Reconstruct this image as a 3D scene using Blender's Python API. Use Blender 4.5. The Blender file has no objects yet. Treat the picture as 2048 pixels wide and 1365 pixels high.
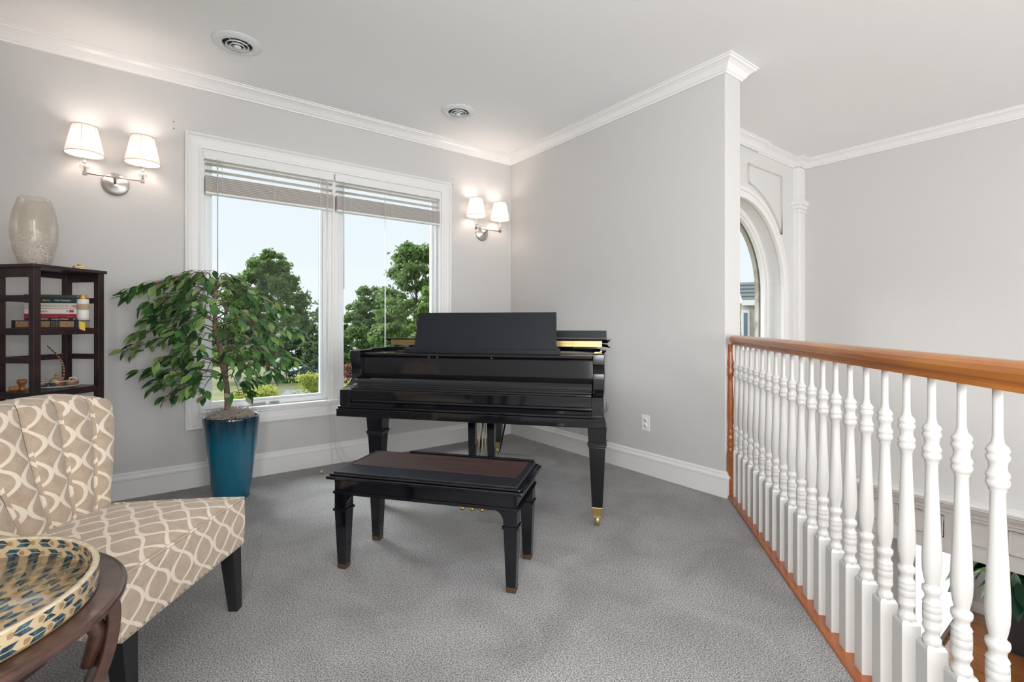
import bpy, bmesh, math, random
from mathutils import Vector, Matrix
import numpy as np
PI = math.pi
S = bpy.context.scene
COL = S.collection
random.seed(7)

# ------------------------------------------------------------------ frame
# The room is axis aligned: the window wall lies on y = 0, the plain wall on x = 0.
TH = math.atan2(.6019, .7986)
CT, ST = math.cos(TH), math.sin(TH)
CX, CY = -.011, 5.32
def W(X, Y):                       # survey metres (right, ahead of the tripod) -> room metres
    x, y = X - CX, Y - CY
    return (x * CT + y * ST, -x * ST + y * CT)
CAMX, CAMY = W(0, 0)
CAMH = 1.2
# ------------------------------------------------------------------ camera
cam = bpy.data.objects.new('camera', bpy.data.cameras.new('camera'))
COL.objects.link(cam)
cam.location = (CAMX, CAMY, CAMH)
cam.rotation_euler = (PI / 2, 0, -TH)
cam.data.sensor_width = 36
cam.data.lens = 971 / 2048 * 36
cam.data.shift_y = -34.5 / 2048
cam.data.clip_end = 600
S.camera = cam
# ------------------------------------------------------------------ world, sun, exposure
w = bpy.data.worlds.new('sky'); S.world = w; w.use_nodes = True
nt = w.node_tree; nt.nodes.clear()
bg = nt.nodes.new('ShaderNodeBackground'); wo = nt.nodes.new('ShaderNodeOutputWorld')
geo = nt.nodes.new('ShaderNodeTexCoord'); sep = nt.nodes.new('ShaderNodeSeparateXYZ')
ramp = nt.nodes.new('ShaderNodeValToRGB')
ramp.color_ramp.elements[0].position = .0; ramp.color_ramp.elements[0].color = (.80, .84, .875, 1)
ramp.color_ramp.elements[1].position = .6; ramp.color_ramp.elements[1].color = (.69, .77, .87, 1)
nt.links.new(geo.outputs['Generated'], sep.inputs[0]); nt.links.new(sep.outputs['Z'], ramp.inputs[0])
nt.links.new(ramp.outputs[0], bg.inputs[0]); nt.links.new(bg.outputs[0], wo.inputs[0])
bg.inputs[1].default_value = .80
S.view_settings.view_transform = 'Standard'; S.view_settings.look = 'None'
S.view_settings.gamma = 1; S.view_settings.use_curve_mapping = False
S.view_settings.exposure = 0.55
S.cycles.use_denoising = True
S.cycles.max_bounces = 10; S.cycles.diffuse_bounces = 5; S.cycles.glossy_bounces = 4
S.cycles.transmission_bounces = 8; S.cycles.transparent_max_bounces = 16
S.cycles.sample_clamp_indirect = 6
S.cycles.caustics_reflective = False; S.cycles.caustics_refractive = False

def lamp(name, typ, loc, rot, energy, color=(1, 1, 1), size=None, size_y=None, radius=None, angle=None, parent=None):
    l = bpy.data.lights.new(name, typ); l.energy = energy; l.color = color
    if typ == 'AREA':
        l.shape = 'RECTANGLE'; l.size = size; l.size_y = size_y or size
    if radius is not None: l.shadow_soft_size = radius
    if angle is not None: l.angle = angle
    o = bpy.data.objects.new(name, l); COL.objects.link(o); o.location = loc; o.rotation_euler = rot
    if parent: o.parent = parent
    return o
lamp('sun', 'SUN', (0, 20, 20), (math.radians(-42), math.radians(-28), 0), 6.2, (.97, .985, 1), angle=math.radians(48))
# rear and side fill lamps added behind the photographer in place of unseen windows
REAR = -7.4
for i, (x, z, sx, sz, e) in enumerate(((-2.6, 1.55, 1.5, 1.9, 58), (-.6, 1.55, 1.5, 1.9, 28), (1.4, 1.3, 1.7, 2.6, 23), (1.4, -1.5, 1.7, 2.0, 9))):
    lamp('rear_fill', 'AREA', (x, REAR + .06, z), (PI / 2, 0, 0), e, (.97, .99, 1), sx, sz)
lamp('side_fill', 'AREA', (-3.9, -5.0, 1.6), (PI / 2, 0, -PI / 2), 88, (.97, .98, 1), 1.3, 1.7)
lamp('living_room_daylight', 'AREA', (4.7, -2.56, -1.7), (-PI / 2, 0, 0), 16, (1, 1, 1), 2.0, 2.0)

# ------------------------------------------------------------------ materials
MATS = {}
def mat(name, col, rough=.5, metal=0, spec=.5, coat=0, noise=None, bump=None, trans=0, ior=1.5, emit=None, sheen=0):
    """noise=(scale, colour2, detail, contrast lo, hi)  bump=(scale, strength, distance)"""
    if name in MATS: return MATS[name]
    m = bpy.data.materials.new(name); m.use_nodes = True
    N = m.node_tree.nodes; L = m.node_tree.links; b = N['Principled BSDF']
    b.inputs['Base Color'].default_value = (*col, 1); b.inputs['Roughness'].default_value = rough
    b.inputs['Metallic'].default_value = metal; b.inputs['Specular IOR Level'].default_value = spec
    b.inputs['Coat Weight'].default_value = coat; b.inputs['Coat Roughness'].default_value = .05
    b.inputs['Transmission Weight'].default_value = trans; b.inputs['IOR'].default_value = ior
    b.inputs['Sheen Weight'].default_value = sheen
    tc = N.new('ShaderNodeTexCoord')
    if emit:
        b.inputs['Emission Color'].default_value = (*emit[0], 1); b.inputs['Emission Strength'].default_value = emit[1]
    if noise:
        n = N.new('ShaderNodeTexNoise'); n.inputs['Scale'].default_value = noise[0]; n.inputs['Detail'].default_value = noise[2]
        L.new(tc.outputs['Object'], n.inputs['Vector'])
        r = N.new('ShaderNodeValToRGB'); r.color_ramp.elements[0].position = noise[3]; r.color_ramp.elements[1].position = noise[4]
        r.color_ramp.elements[0].color = (*col, 1); r.color_ramp.elements[1].color = (*noise[1], 1)
        L.new(n.outputs['Fac'], r.inputs[0]); L.new(r.outputs[0], b.inputs['Base Color'])
    if bump:
        n = N.new('ShaderNodeTexNoise'); n.inputs['Scale'].default_value = bump[0]; n.inputs['Detail'].default_value = 3
        L.new(tc.outputs['Object'], n.inputs['Vector'])
        bp = N.new('ShaderNodeBump'); bp.inputs['Strength'].default_value = bump[1]; bp.inputs['Distance'].default_value = bump[2]
        L.new(n.outputs['Fac'], bp.inputs['Height']); L.new(bp.outputs[0], b.inputs['Normal'])
    MATS[name] = m
    return m

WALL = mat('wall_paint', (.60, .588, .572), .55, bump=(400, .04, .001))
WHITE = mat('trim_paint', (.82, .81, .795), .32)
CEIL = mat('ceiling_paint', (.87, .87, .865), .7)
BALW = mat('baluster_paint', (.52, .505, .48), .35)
BLACK = mat('piano_lacquer', (.0025, .003, .005), .08, spec=.72, bump=(14, .02, .004))
SATIN = mat('satin_black_panel', (.014, .016, .020), .42, spec=.25)
BRASS = mat('brass', (.55, .39, .17), .38, 1)
OLDBRASS = mat('aged_brass', (.55, .42, .20), .45, .9)
NICKEL = mat('brushed_nickel', (.62, .57, .54), .28, 1)
ESP = mat('espresso_wood', (.022, .012, .014), .3, noise=(9, (.045, .018, .02), 4, .35, .7))
def wood_mat(name, c1, c2, rough=.3, scale=(2, 30, 30), coat=.3):
    m = bpy.data.materials.new(name); m.use_nodes = True
    N = m.node_tree.nodes; L = m.node_tree.links; b = N['Principled BSDF']
    tc = N.new('ShaderNodeTexCoord'); mp = N.new('ShaderNodeMapping'); mp.inputs['Scale'].default_value = scale
    n = N.new('ShaderNodeTexNoise'); n.inputs['Scale'].default_value = 1; n.inputs['Detail'].default_value = 6; n.inputs['Distortion'].default_value = .6
    r = N.new('ShaderNodeValToRGB'); r.color_ramp.elements[0].position = .3; r.color_ramp.elements[1].position = .72
    r.color_ramp.elements[0].color = (*c1, 1); r.color_ramp.elements[1].color = (*c2, 1)
    L.new(tc.outputs['Object'], mp.inputs[0]); L.new(mp.outputs[0], n.inputs['Vector']); L.new(n.outputs['Fac'], r.inputs[0])
    L.new(r.outputs[0], b.inputs['Base Color']); b.inputs['Roughness'].default_value = rough; b.inputs['Coat Weight'].default_value = coat
    return m
OAK = wood_mat('honey_oak', (.29, .085, .018), (.52, .20, .042), .28)
OAKD = wood_mat('red_oak_tread', (.24, .062, .014), (.40, .115, .03), .3)
MAHOG = wood_mat('worn_mahogany', (.022, .010, .009), (.062, .026, .021), .5, (3, 40, 40), 0)
TABLEW = wood_mat('table_walnut', (.045, .02, .013), (.09, .042, .03), .28, (3, 25, 25), .4)

def carpet_mat():
    m = bpy.data.materials.new('grey_carpet'); m.use_nodes = True
    N = m.node_tree.nodes; L = m.node_tree.links; b = N['Principled BSDF']; b.inputs['Roughness'].default_value = .95
    b.inputs['Specular IOR Level'].default_value = .1; b.inputs['Sheen Weight'].default_value = .15
    tc = N.new('ShaderNodeTexCoord')
    f = N.new('ShaderNodeTexNoise'); f.inputs['Scale'].default_value = 190; f.inputs['Detail'].default_value = 4
    g = N.new('ShaderNodeTexNoise'); g.inputs['Scale'].default_value = 2.6; g.inputs['Detail'].default_value = 5; g.inputs['Distortion'].default_value = .7
    for n in (f, g): L.new(tc.outputs['Object'], n.inputs['Vector'])
    r = N.new('ShaderNodeValToRGB'); r.color_ramp.elements[0].position = .36; r.color_ramp.elements[1].position = .64
    r.color_ramp.elements[0].color = (.11, .107, .105, 1); r.color_ramp.elements[1].color = (.54, .53, .52, 1)
    r2 = N.new('ShaderNodeValToRGB'); r2.color_ramp.elements[0].position = .35; r2.color_ramp.elements[1].position = .65
    r2.color_ramp.elements[0].color = (.80, .79, .79, 1); r2.color_ramp.elements[1].color = (1.08, 1.08, 1.09, 1)
    mx = N.new('ShaderNodeMix'); mx.data_type = 'RGBA'; mx.blend_type = 'MULTIPLY'; mx.inputs[0].default_value = 1
    L.new(f.outputs['Fac'], r.inputs[0]); L.new(g.outputs['Fac'], r2.inputs[0])
    L.new(r.outputs[0], mx.inputs[6]); L.new(r2.outputs[0], mx.inputs[7]); L.new(mx.outputs[2], b.inputs['Base Color'])
    bp = N.new('ShaderNodeBump'); bp.inputs['Strength'].default_value = .9; bp.inputs['Distance'].default_value = .006
    L.new(f.outputs['Fac'], bp.inputs['Height']); L.new(bp.outputs[0], b.inputs['Normal'])
    return m
CARPET = carpet_mat()

def glass_mat(name, tint=(1, 1, 1), gloss=.06):
    m = bpy.data.materials.new(name); m.use_nodes = True
    N = m.node_tree.nodes; L = m.node_tree.links; N.clear()
    o = N.new('ShaderNodeOutputMaterial'); t = N.new('ShaderNodeBsdfTransparent'); g = N.new('ShaderNodeBsdfGlossy'); mx = N.new('ShaderNodeMixShader')
    t.inputs[0].default_value = (*tint, 1); g.inputs['Roughness'].default_value = .02; mx.inputs[0].default_value = gloss
    L.new(t.outputs[0], mx.inputs[1]); L.new(g.outputs[0], mx.inputs[2]); L.new(mx.outputs[0], o.inputs[0])
    return m
PANE = glass_mat('window_glass', (.97, .99, .985), .003)

def transl(name, col, fac=.5, rough=.8, em=None, noise=None):
    m = bpy.data.materials.new(name); m.use_nodes = True
    N = m.node_tree.nodes; L = m.node_tree.links; b = N['Principled BSDF']; o = N['Material Output']
    b.inputs['Base Color'].default_value = (*col, 1); b.inputs['Roughness'].default_value = rough
    t = N.new('ShaderNodeBsdfTranslucent'); t.inputs[0].default_value = (*col, 1)
    if noise:
        n = N.new('ShaderNodeTexNoise'); n.inputs['Scale'].default_value = noise[0]; n.inputs['Detail'].default_value = 4
        tc = N.new('ShaderNodeTexCoord'); L.new(tc.outputs['Object'], n.inputs['Vector'])
        r = N.new('ShaderNodeValToRGB'); r.color_ramp.elements[0].position = .35; r.color_ramp.elements[1].position = .65
        r.color_ramp.elements[0].color = (*col, 1); r.color_ramp.elements[1].color = (*noise[1], 1)
        L.new(n.outputs['Fac'], r.inputs[0]); L.new(r.outputs[0], b.inputs['Base Color']); L.new(r.outputs[0], t.inputs[0])
    mx = N.new('ShaderNodeMixShader'); mx.inputs[0].default_value = fac
    L.new(b.outputs[0], mx.inputs[1]); L.new(t.outputs[0], mx.inputs[2]); L.new(mx.outputs[0], o.inputs[0])
    return m

# ------------------------------------------------------------------ mesh builder
class MB:
    def __init__(s): s.v = []; s.f = []; s.mi = []; s.sm = []
    def add(s, vs, fs, mi=0, smooth=False, M=None):
        k = len(s.v)
        for v in vs:
            v = Vector(v); s.v.append(tuple(M @ v) if M is not None else tuple(v))
        for f in fs: s.f.append([i + k for i in f]); s.mi.append(mi); s.sm.append(smooth)
        return s
    def box(s, x0, x1, y0, y1, z0, z1, mi=0, M=None):
        vs = [(x, y, z) for x in (x0, x1) for y in (y0, y1) for z in (z0, z1)]
        return s.add(vs, [(0, 1, 3, 2), (4, 6, 7, 5), (0, 4, 5, 1), (2, 3, 7, 6), (0, 2, 6, 4), (1, 5, 7, 3)], mi, False, M)
    def prism(s, poly, axis, a, b, mi=0, M=None, smooth=False):
        """poly of 2-D points in the two other axes (cyclic order x->y->z kept sorted), extruded along axis from a to b"""
        def P(p, c):
            return {'x': (c, p[0], p[1]), 'y': (p[0], c, p[1]), 'z': (p[0], p[1], c)}[axis]
        n = len(poly); vs = [P(p, a) for p in poly] + [P(p, b) for p in poly]
        s.add(vs, [(i, (i + 1) % n, n + (i + 1) % n, n + i) for i in range(n)], mi, smooth, M)
        return s.add(vs, [tuple(range(n))[::-1], tuple(range(n, 2 * n))], mi, False, M)
    def lathe(s, prof, seg=24, M=None, mi=0, smooth=True, caps=True):
        n = len(prof); vs = []
        for (r, z) in prof:
            for k in range(seg):
                a = 2 * PI * k / seg; vs.append((r * math.cos(a), r * math.sin(a), z))
        fs = []
        for i in range(n - 1):
            for k in range(seg):
                k2 = (k + 1) % seg; fs.append((i * seg + k, i * seg + k2, (i + 1) * seg + k2, (i + 1) * seg + k))
        s.add(vs, fs, mi, smooth, M)
        if caps:
            if prof[0][0] > 1e-5: s.add(vs[:seg], [tuple(range(seg))[::-1]], mi, False, M)
            if prof[-1][0] > 1e-5: s.add(vs[-seg:], [tuple(range(seg))], mi, False, M)
        return s
    def tube(s, pts, r, seg=8, mi=0, M=None, caps=True):
        pts = [Vector(p) for p in pts]; n = len(pts)
        R = r if isinstance(r, (list, tuple)) else [r] * n
        vs = []; prev = None
        for i, p in enumerate(pts):
            d = (pts[min(i + 1, n - 1)] - pts[max(i - 1, 0)]).normalized()
            u = prev if prev is not None else (Vector((0, 0, 1)) if abs(d.z) < .9 else Vector((1, 0, 0)))
            u = (u - d * u.dot(d)).normalized(); prev = u; v = d.cross(u)
            for k in range(seg):
                a = 2 * PI * k / seg; vs.append(p + (u * math.cos(a) + v * math.sin(a)) * R[i])
        fs = [(i * seg + k, i * seg + (k + 1) % seg, (i + 1) * seg + (k + 1) % seg, (i + 1) * seg + k) for i in range(n - 1) for k in range(seg)]
        s.add(vs, fs, mi, True, M)
        if caps: s.add(vs[:seg], [tuple(range(seg))[::-1]], mi, False, M); s.add(vs[-seg:], [tuple(range(seg))], mi, False, M)
        return s
    def taper(s, cx, cy, z0, z1, a0, a1, mi=0, M=None, b0=None, b1=None):
        b0 = b0 or a0; b1 = b1 or a1
        vs = [(cx + sx * a, cy + sy * b, z) for (a, b, z) in ((a0, b0, z0), (a1, b1, z1)) for sx, sy in ((-1, -1), (1, -1), (1, 1), (-1, 1))]
        return s.add(vs, [(3, 2, 1, 0), (4, 5, 6, 7), (0, 1, 5, 4), (1, 2, 6, 5), (2, 3, 7, 6), (3, 0, 4, 7)], mi, False, M)
    def grid(s, fn, nu, nv, mi=0, smooth=True, flip=False):
        vs = [fn(i / nu, j / nv) for i in range(nu + 1) for j in range(nv + 1)]
        fs = []
        for i in range(nu):
            for j in range(nv):
                a = i * (nv + 1) + j; q = (a, a + nv + 1, a + nv + 2, a + 1); fs.append(q[::-1] if flip else q)
        return s.add(vs, fs, mi, smooth)
    def build(s, name, mats, parent=None, bevel=0, uv=None, loc=None, rotz=0, sub=0, seg=2, recalc=True):
        me = bpy.data.meshes.new(name); me.from_pydata(s.v, [], s.f)
        if not isinstance(mats, (list, tuple)): mats = [mats]
        for m in mats: me.materials.append(m)
        me.polygons.foreach_set('material_index', s.mi); me.polygons.foreach_set('use_smooth', s.sm)
        me.validate(); me.update()
        if recalc and len(s.f) < 6000:
            bm = bmesh.new(); bm.from_mesh(me)
            bmesh.ops.remove_doubles(bm, verts=bm.verts, dist=1e-5)
            bmesh.ops.recalc_face_normals(bm, faces=bm.faces); bm.to_mesh(me); bm.free()
        if uv:
            l = me.uv_layers.new(name='UVMap')
            for p in me.polygons:
                n = p.normal; ax = max(range(3), key=lambda i: abs(n[i]))
                for li in p.loop_indices:
                    c = me.vertices[me.loops[li].vertex_index].co
                    l.data[li].uv = ((c.y, c.z), (c.x, c.z), (c.y, c.x))[ax]
        o = bpy.data.objects.new(name, me); COL.objects.link(o)
        if parent: o.parent = parent
        if loc: o.location = loc
        if rotz: o.rotation_euler.z = rotz
        if bevel:
            b = o.modifiers.new('bevel', 'BEVEL'); b.width = bevel; b.segments = seg; b.limit_method = 'ANGLE'; b.angle_limit = math.radians(35)
        if sub:
            b = o.modifiers.new('sub', 'SUBSURF'); b.levels = sub; b.render_levels = sub
        return o
def thing(name, label, cat, loc=(0, 0, 0), rotz=0, group=None):
    o = bpy.data.objects.new(name, None); COL.objects.link(o); o.location = loc; o.rotation_euler = (0, 0, rotz)
    o.empty_display_size = .1; o['label'] = label; o['category'] = cat
    if group: o['group'] = group
    return o
def tag(o, label, cat, group=None):
    o['label'] = label; o['category'] = cat
    if group: o['group'] = group
    return o
def struct(o): o['kind'] = 'structure'; return o
def sroot(name):
    o = bpy.data.objects.new(name, None); COL.objects.link(o); o['kind'] = 'structure'; return o
def copy_tree(o, parent=None):
    c = o.copy(); COL.objects.link(c); c.parent = parent
    for ch in [x for x in COL.objects if x.parent == o]: copy_tree(ch, c)
    return c
def rot(axis, a): return Matrix.Rotation(a, 4, axis)
def tr(x, y, z): return Matrix.Translation((x, y, z))
def lin(a, b, t): return a + (b - a) * t
def interp(pts, t):
    for (a, x), (b, y) in zip(pts, pts[1:]):
        if t <= b: return x + (y - x) * (t - a) / (b - a)
    return pts[-1][1]

# ================================================================== room shell
CZ = 3.02; LW = -3.97; FZ = -2.8; WIN = (-2.865, -.865, .527, 2.50)
m = MB()
m.box(LW - .2, .2, 0, .2, -3.3, WIN[2]); m.box(LW - .2, .2, 0, .2, WIN[3], CZ + .1)
m.box(LW - .2, WIN[0], 0, .2, WIN[2], WIN[3]); m.box(WIN[1], .2, 0, .2, WIN[2], WIN[3])
struct(m.build('wall_back', WALL))
struct(MB().box(0, .2, -2.465, 0, -3.3, CZ).build('wall_right', WALL, bevel=.004))
struct(MB().box(LW - .2, LW, REAR - .2, 0, -3.3, CZ).build('wall_left', WALL))
m = MB(); zz = sorted({-3.3, CZ}); xs = [LW - .2, -3.4, -1.8, -1.4, .2, .5, 2.3, 6.2]
m.box(LW, -3.4, REAR - .2, REAR, -3.3, CZ); m.box(-3.4, .5, REAR - .2, REAR, -3.3, .55); m.box(-3.4, .5, REAR - .2, REAR, 2.55, CZ)
m.box(-1.8, -1.4, REAR - .2, REAR, .55, 2.55); m.box(.2, .5, REAR - .2, REAR, .55, 2.55); m.box(2.3, 2.7, REAR - .2, REAR, -3.3, CZ)
m.box(.5, 2.3, REAR - .2, REAR, 2.65, CZ); m.box(.5, 2.3, REAR - .2, REAR, -.45, -.05); m.box(.5, 2.3, REAR - .2, REAR, -3.3, -2.55)
struct(m.build('wall_rear', WALL))
struct(MB().box(LW - .2, 2.9, REAR - .2, .2, CZ, CZ + .12).build('ceiling', CEIL))
# balustrade line (carpet side edge) in room metres
def rail_pt(Y, off=0): return W(.822 + .199 * Y + off, Y)
P1 = rail_pt(3.36); P2 = rail_pt(-1.6)
dirv = Vector((P2[0] - P1[0], P2[1] - P1[1])).normalized()
tl = (LW - P1[0]) / dirv.x; P3 = (LW, P1[1] + dirv.y * tl)
poly = [(LW, 0), (0, 0), (0, P1[1] - .0), P1, P3]
struct(MB().prism(poly, 'z', -.012, 0).build('floor', CARPET))
struct(MB().prism([(LW, 0), (0, 0), (0, -2.46), P1, P3], 'z', -.32, -.014).build('trim_20', WHITE))
struct(MB().box(LW, 6.3, REAR, .0, FZ - .1, FZ).build('floor_lower', wood_mat('orange_oak_floor', (.20, .065, .015), (.36, .14, .04), .2, (30, 2.5, 2), .5)))

# front wall of the foyer, with the arched window
AX, AZ, AR, AY = 1.40, 1.55, .885, -1.82
m = MB()
n = 40
arc = [(AX + AR * math.cos(PI * k / n), AZ + AR * math.sin(PI * k / n)) for k in range(n + 1)]
vs = []; fs = []
for k, (x, z) in enumerate(arc):
    vs += [(x, AY, z), (x, AY, CZ), (x, AY + .22, z), (x, AY + .22, CZ)]
for k in range(n):
    a = 4 * k; b = a + 4
    fs += [(a, b, b + 1, a + 1), (a + 2, a + 3, b + 3, b + 2), (a, a + 2, b + 2, b)]
m.add(vs, fs)
m.box(.2, AX - AR, AY, AY + .22, .98, CZ); m.box(AX + AR, 2.9, AY, AY + .22, .98, CZ); m.box(.2, 2.9, AY, AY + .22, -3.3, .98)
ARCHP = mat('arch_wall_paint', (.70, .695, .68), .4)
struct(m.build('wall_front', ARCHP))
def ring(mb, r0, r1, y0, y1, mi=0, z0=.98, x=AX, zc=AZ):
    a = [(x + r1, z0)] + [(x + r1 * math.cos(PI * k / n), zc + r1 * math.sin(PI * k / n)) for k in range(n + 1)] + [(x - r1, z0)]
    b = [(x + r0, z0)] + [(x + r0 * math.cos(PI * k / n), zc + r0 * math.sin(PI * k / n)) for k in range(n + 1)] + [(x - r0, z0)]
    vs = []
    for (p, q) in zip(a, b): vs += [(p[0], y0, p[1]), (p[0], y1, p[1]), (q[0], y1, q[1]), (q[0], y0, q[1])]
    fs = []
    for i in range(len(a) - 1):
        for e in range(4): fs.append((4 * i + e, 4 * i + (e + 1) % 4, 4 * i + 4 + (e + 1) % 4, 4 * i + 4 + e))
    fs += [(0, 1, 2, 3), (len(vs) - 1, len(vs) - 2, len(vs) - 3, len(vs) - 4)]
    mb.add(vs, fs)
wa = sroot('window_2')
m = MB(); ring(m, .875, .975, AY - .02, AY); ring(m, .945, .985, AY - .036, AY - .02); ring(m, .875, .895, AY - .03, AY - .02)
m.build('window_casing', WHITE, wa)
m = MB(); ring(m, .835, .885, AY + .13, AY + .20); ring(m, .815, .840, AY + .15, AY + .19)
m.box(AX - .88, AX + .88, AY + .13, AY + .2, .98, 1.02); m.build('window_frame', WHITE, wa)
m = MB(); pv = [(AX + .83, .99)] + [(AX + .83 * math.cos(PI * k / n), AZ + .83 * math.sin(PI * k / n)) for k in range(n + 1)] + [(AX - .83, .99)]
m.prism(pv, 'y', AY + .168, AY + .172); m.build('pane', PANE, wa)
MB().box(AX - 1.0, AX + 1.0, AY - .06, AY + .13, .94, .98).build('window_sill', WHITE, wa, bevel=.006)
# spandrel panel mouldings
m = MB()
def spand(sx):
    pts = [(AX + sx * .17, 2.79), (AX + sx * .17, 2.60)]
    for k in range(13):
        a = PI / 2 - math.radians(9 + 46 * k / 12); pts.append((AX + sx * 1.07 * math.cos(a), AZ + 1.07 * math.sin(a)))
    pts += [(AX + sx * .875, 2.79)]
    pts.append(pts[0])
    return [(x, AY - .004, z) for x, z in pts]
m.tube(spand(1), .011, 6); m.tube(spand(-1), .011, 6)
struct(m.build('trim_21', mat('beige_moulding', (.60, .56, .50), .5)))
# corner pilaster
m = MB(); m.box(2.55, 2.70, AY - .07, AY, -3.0, 2.93); m.box(2.575, 2.685, AY - .078, AY - .07, 2.62, 2.86); 
for (z0, z1, e) in ((2.43, 2.47, .01), (2.47, 2.51, .022), (2.51, 2.56, .036)): m.box(2.55 - e, 2.71, AY - .07 - e, AY, z0, z1)
m.box(2.56, 2.57, AY - .08, AY - .06, 1.0, 2.42)
struct(m.build('trim_22', WHITE, bevel=.003))

# far right wall with cased opening in the lower storey
FX = 2.70; OY0, OY1, OZ = -2.62, -5.2, -.90
m = MB(); m.box(FX, FX + .2, OY0, AY + .2, -3.3, CZ); m.box(FX, FX + .2, REAR, OY1, -3.3, CZ); m.box(FX, FX + .2, OY1, OY0, OZ, CZ)
struct(m.build('wall_far_right', WALL))
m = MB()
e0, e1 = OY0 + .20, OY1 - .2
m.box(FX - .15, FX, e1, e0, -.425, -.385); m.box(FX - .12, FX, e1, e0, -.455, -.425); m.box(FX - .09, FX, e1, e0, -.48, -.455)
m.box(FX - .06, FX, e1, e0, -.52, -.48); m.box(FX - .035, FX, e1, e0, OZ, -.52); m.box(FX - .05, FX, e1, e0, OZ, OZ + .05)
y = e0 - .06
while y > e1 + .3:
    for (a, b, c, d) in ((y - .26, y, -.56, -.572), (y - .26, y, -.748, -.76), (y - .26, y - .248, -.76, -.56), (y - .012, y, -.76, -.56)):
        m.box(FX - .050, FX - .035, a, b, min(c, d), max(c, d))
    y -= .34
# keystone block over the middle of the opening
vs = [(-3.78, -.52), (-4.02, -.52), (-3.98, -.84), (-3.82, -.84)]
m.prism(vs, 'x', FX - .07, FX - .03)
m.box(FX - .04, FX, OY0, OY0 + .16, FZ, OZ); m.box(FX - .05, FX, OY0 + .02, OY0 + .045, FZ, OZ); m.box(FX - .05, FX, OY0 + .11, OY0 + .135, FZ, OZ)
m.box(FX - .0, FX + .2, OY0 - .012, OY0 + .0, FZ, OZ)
TRIM_SHADE = mat('entablature_shade', (.56, .545, .515), .4)  # trim colour darkened to paint in the shade below the ledge
struct(m.build('trim_23', TRIM_SHADE, bevel=.003)); struct(MB().box(FX - .155, FX, e1, e0, -.40, -.375).build('trim_25', WHITE, bevel=.003))
# living room beyond the opening
m = MB(); m.box(6.0, 6.2, -6.0, -2.4, -3.3, -.2); m.box(2.9, 3.6, -2.6, -2.4, -3.3, -.2); m.box(5.75, 6.0, -2.6, -2.4, -3.3, -.2); m.box(3.6, 5.75, -2.6, -2.4, -.8, -.2)
m.box(2.9, 6.0, -6.2, -6.0, -3.3, -.2)
struct(m.build('wall_living_room', WALL)); struct(MB().box(2.9, 6.2, -6.2, -2.4, -.3, -.2).build('ceiling_lower', CEIL))
m = MB()
for x in (3.6, 4.32, 4.60, 5.35, 5.70): m.box(x, x + .06, -2.64, -2.58, FZ, -.8)
m.box(3.6, 5.76, -2.64, -2.58, -.86, -.8); m.box(3.6, 5.76, -2.64, -2.58, FZ, FZ + .1)
w3 = sroot('window_3'); m.build('window_frame', WHITE, w3)
MB().box(3.66, 5.7, -2.598, -2.594, FZ + .1, -.86).build('glare_sheet', transl('glare_white', (.92, .92, .92), .75), w3)  # translucent sheet added to give the window its overexposed white glare
struct(MB().box(5.985, 6.0, -6, -2.6, FZ, FZ + .14).build('baseboard_lower', WHITE))

# ---- mouldings
CROWN = [(0, -.089), (.012, -.089), (.014, -.078), (.024, -.072), (.030, -.062), (.046, -.040), (.064, -.026), (.078, -.020), (.080, -.010), (.090, -.008), (.090, 0), (0, 0)]
BASEP = [(0, 0), (.018, 0), (.018, .125), (.024, .129), (.024, .141), (.017, .150), (.013, .158), (.013, .168), (.006, .178), (0, .178)]
def sweep(name, path, prof, z0, m_=WHITE, closed=False):
    """profile (out, up) swept along a plan polyline; the room lies to the right of the path direction"""
    m = MB(); P = [Vector(p) for p in path]; k = len(P); vs = []
    for i, p in enumerate(P):
        d0 = (P[i] - P[i - 1]).normalized() if i > 0 else None
        d1 = (P[i + 1] - P[i]).normalized() if i < k - 1 else None
        n0 = Vector((d0.y, -d0.x)) if d0 else None; n1 = Vector((d1.y, -d1.x)) if d1 else None
        if n0 and n1: nn = (n0 + n1) / (1 + n0.dot(n1))
        else: nn = n0 or n1
        for (o, u) in prof: vs.append((p.x + nn.x * o, p.y + nn.y * o, z0 + u))
    q = len(prof)
    fs = [(i * q + j, i * q + (j + 1) % q, (i + 1) * q + (j + 1) % q, (i + 1) * q + j) for i in range(k - 1) for j in range(q)]
    fs += [tuple(range(q)), tuple(range((k - 1) * q, k * q))[::-1]]
    m.add(vs, fs); return struct(m.build(name, m_))
sweep('trim_1', [(LW, REAR), (LW, 0), (0, 0), (0, -2.465), (.2, -2.465), (.2, AY), (2.55, AY), (2.55, AY - .07), (FX, AY - .07), (FX, REAR)], CROWN, CZ)
m = MB(); sweep('trim_2', [(.2, AY - .001), (.2, AY - .022), (1.72, AY - .022), (1.72, AY - .001)], CROWN, CZ)
sweep('baseboard_left', [(LW, -5.6), (LW, 0), (0, 0), (0, -2.465), (.012, -2.465), (.085, -2.465)], BASEP, 0)
sweep('baseboard_foyer', [(.2, AY), (2.55, AY), (2.55, AY - .07), (FX, AY - .07), (FX, OY0 + .16)], BASEP, FZ)

# ================================================================== window_1
w1 = sroot('window_1')
x0, x1, z0, z1 = WIN
def frame_boxes(m, x0, x1, z0, z1, wd, y0, y1, mi=0):
    m.box(x0, x0 + wd, y0, y1, z0, z1, mi); m.box(x1 - wd, x1, y0, y1, z0, z1, mi)
    m.box(x0 + wd, x1 - wd, y0, y1, z0, z0 + wd, mi); m.box(x0 + wd, x1 - wd, y0, y1, z1 - wd, z1, mi)
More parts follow.
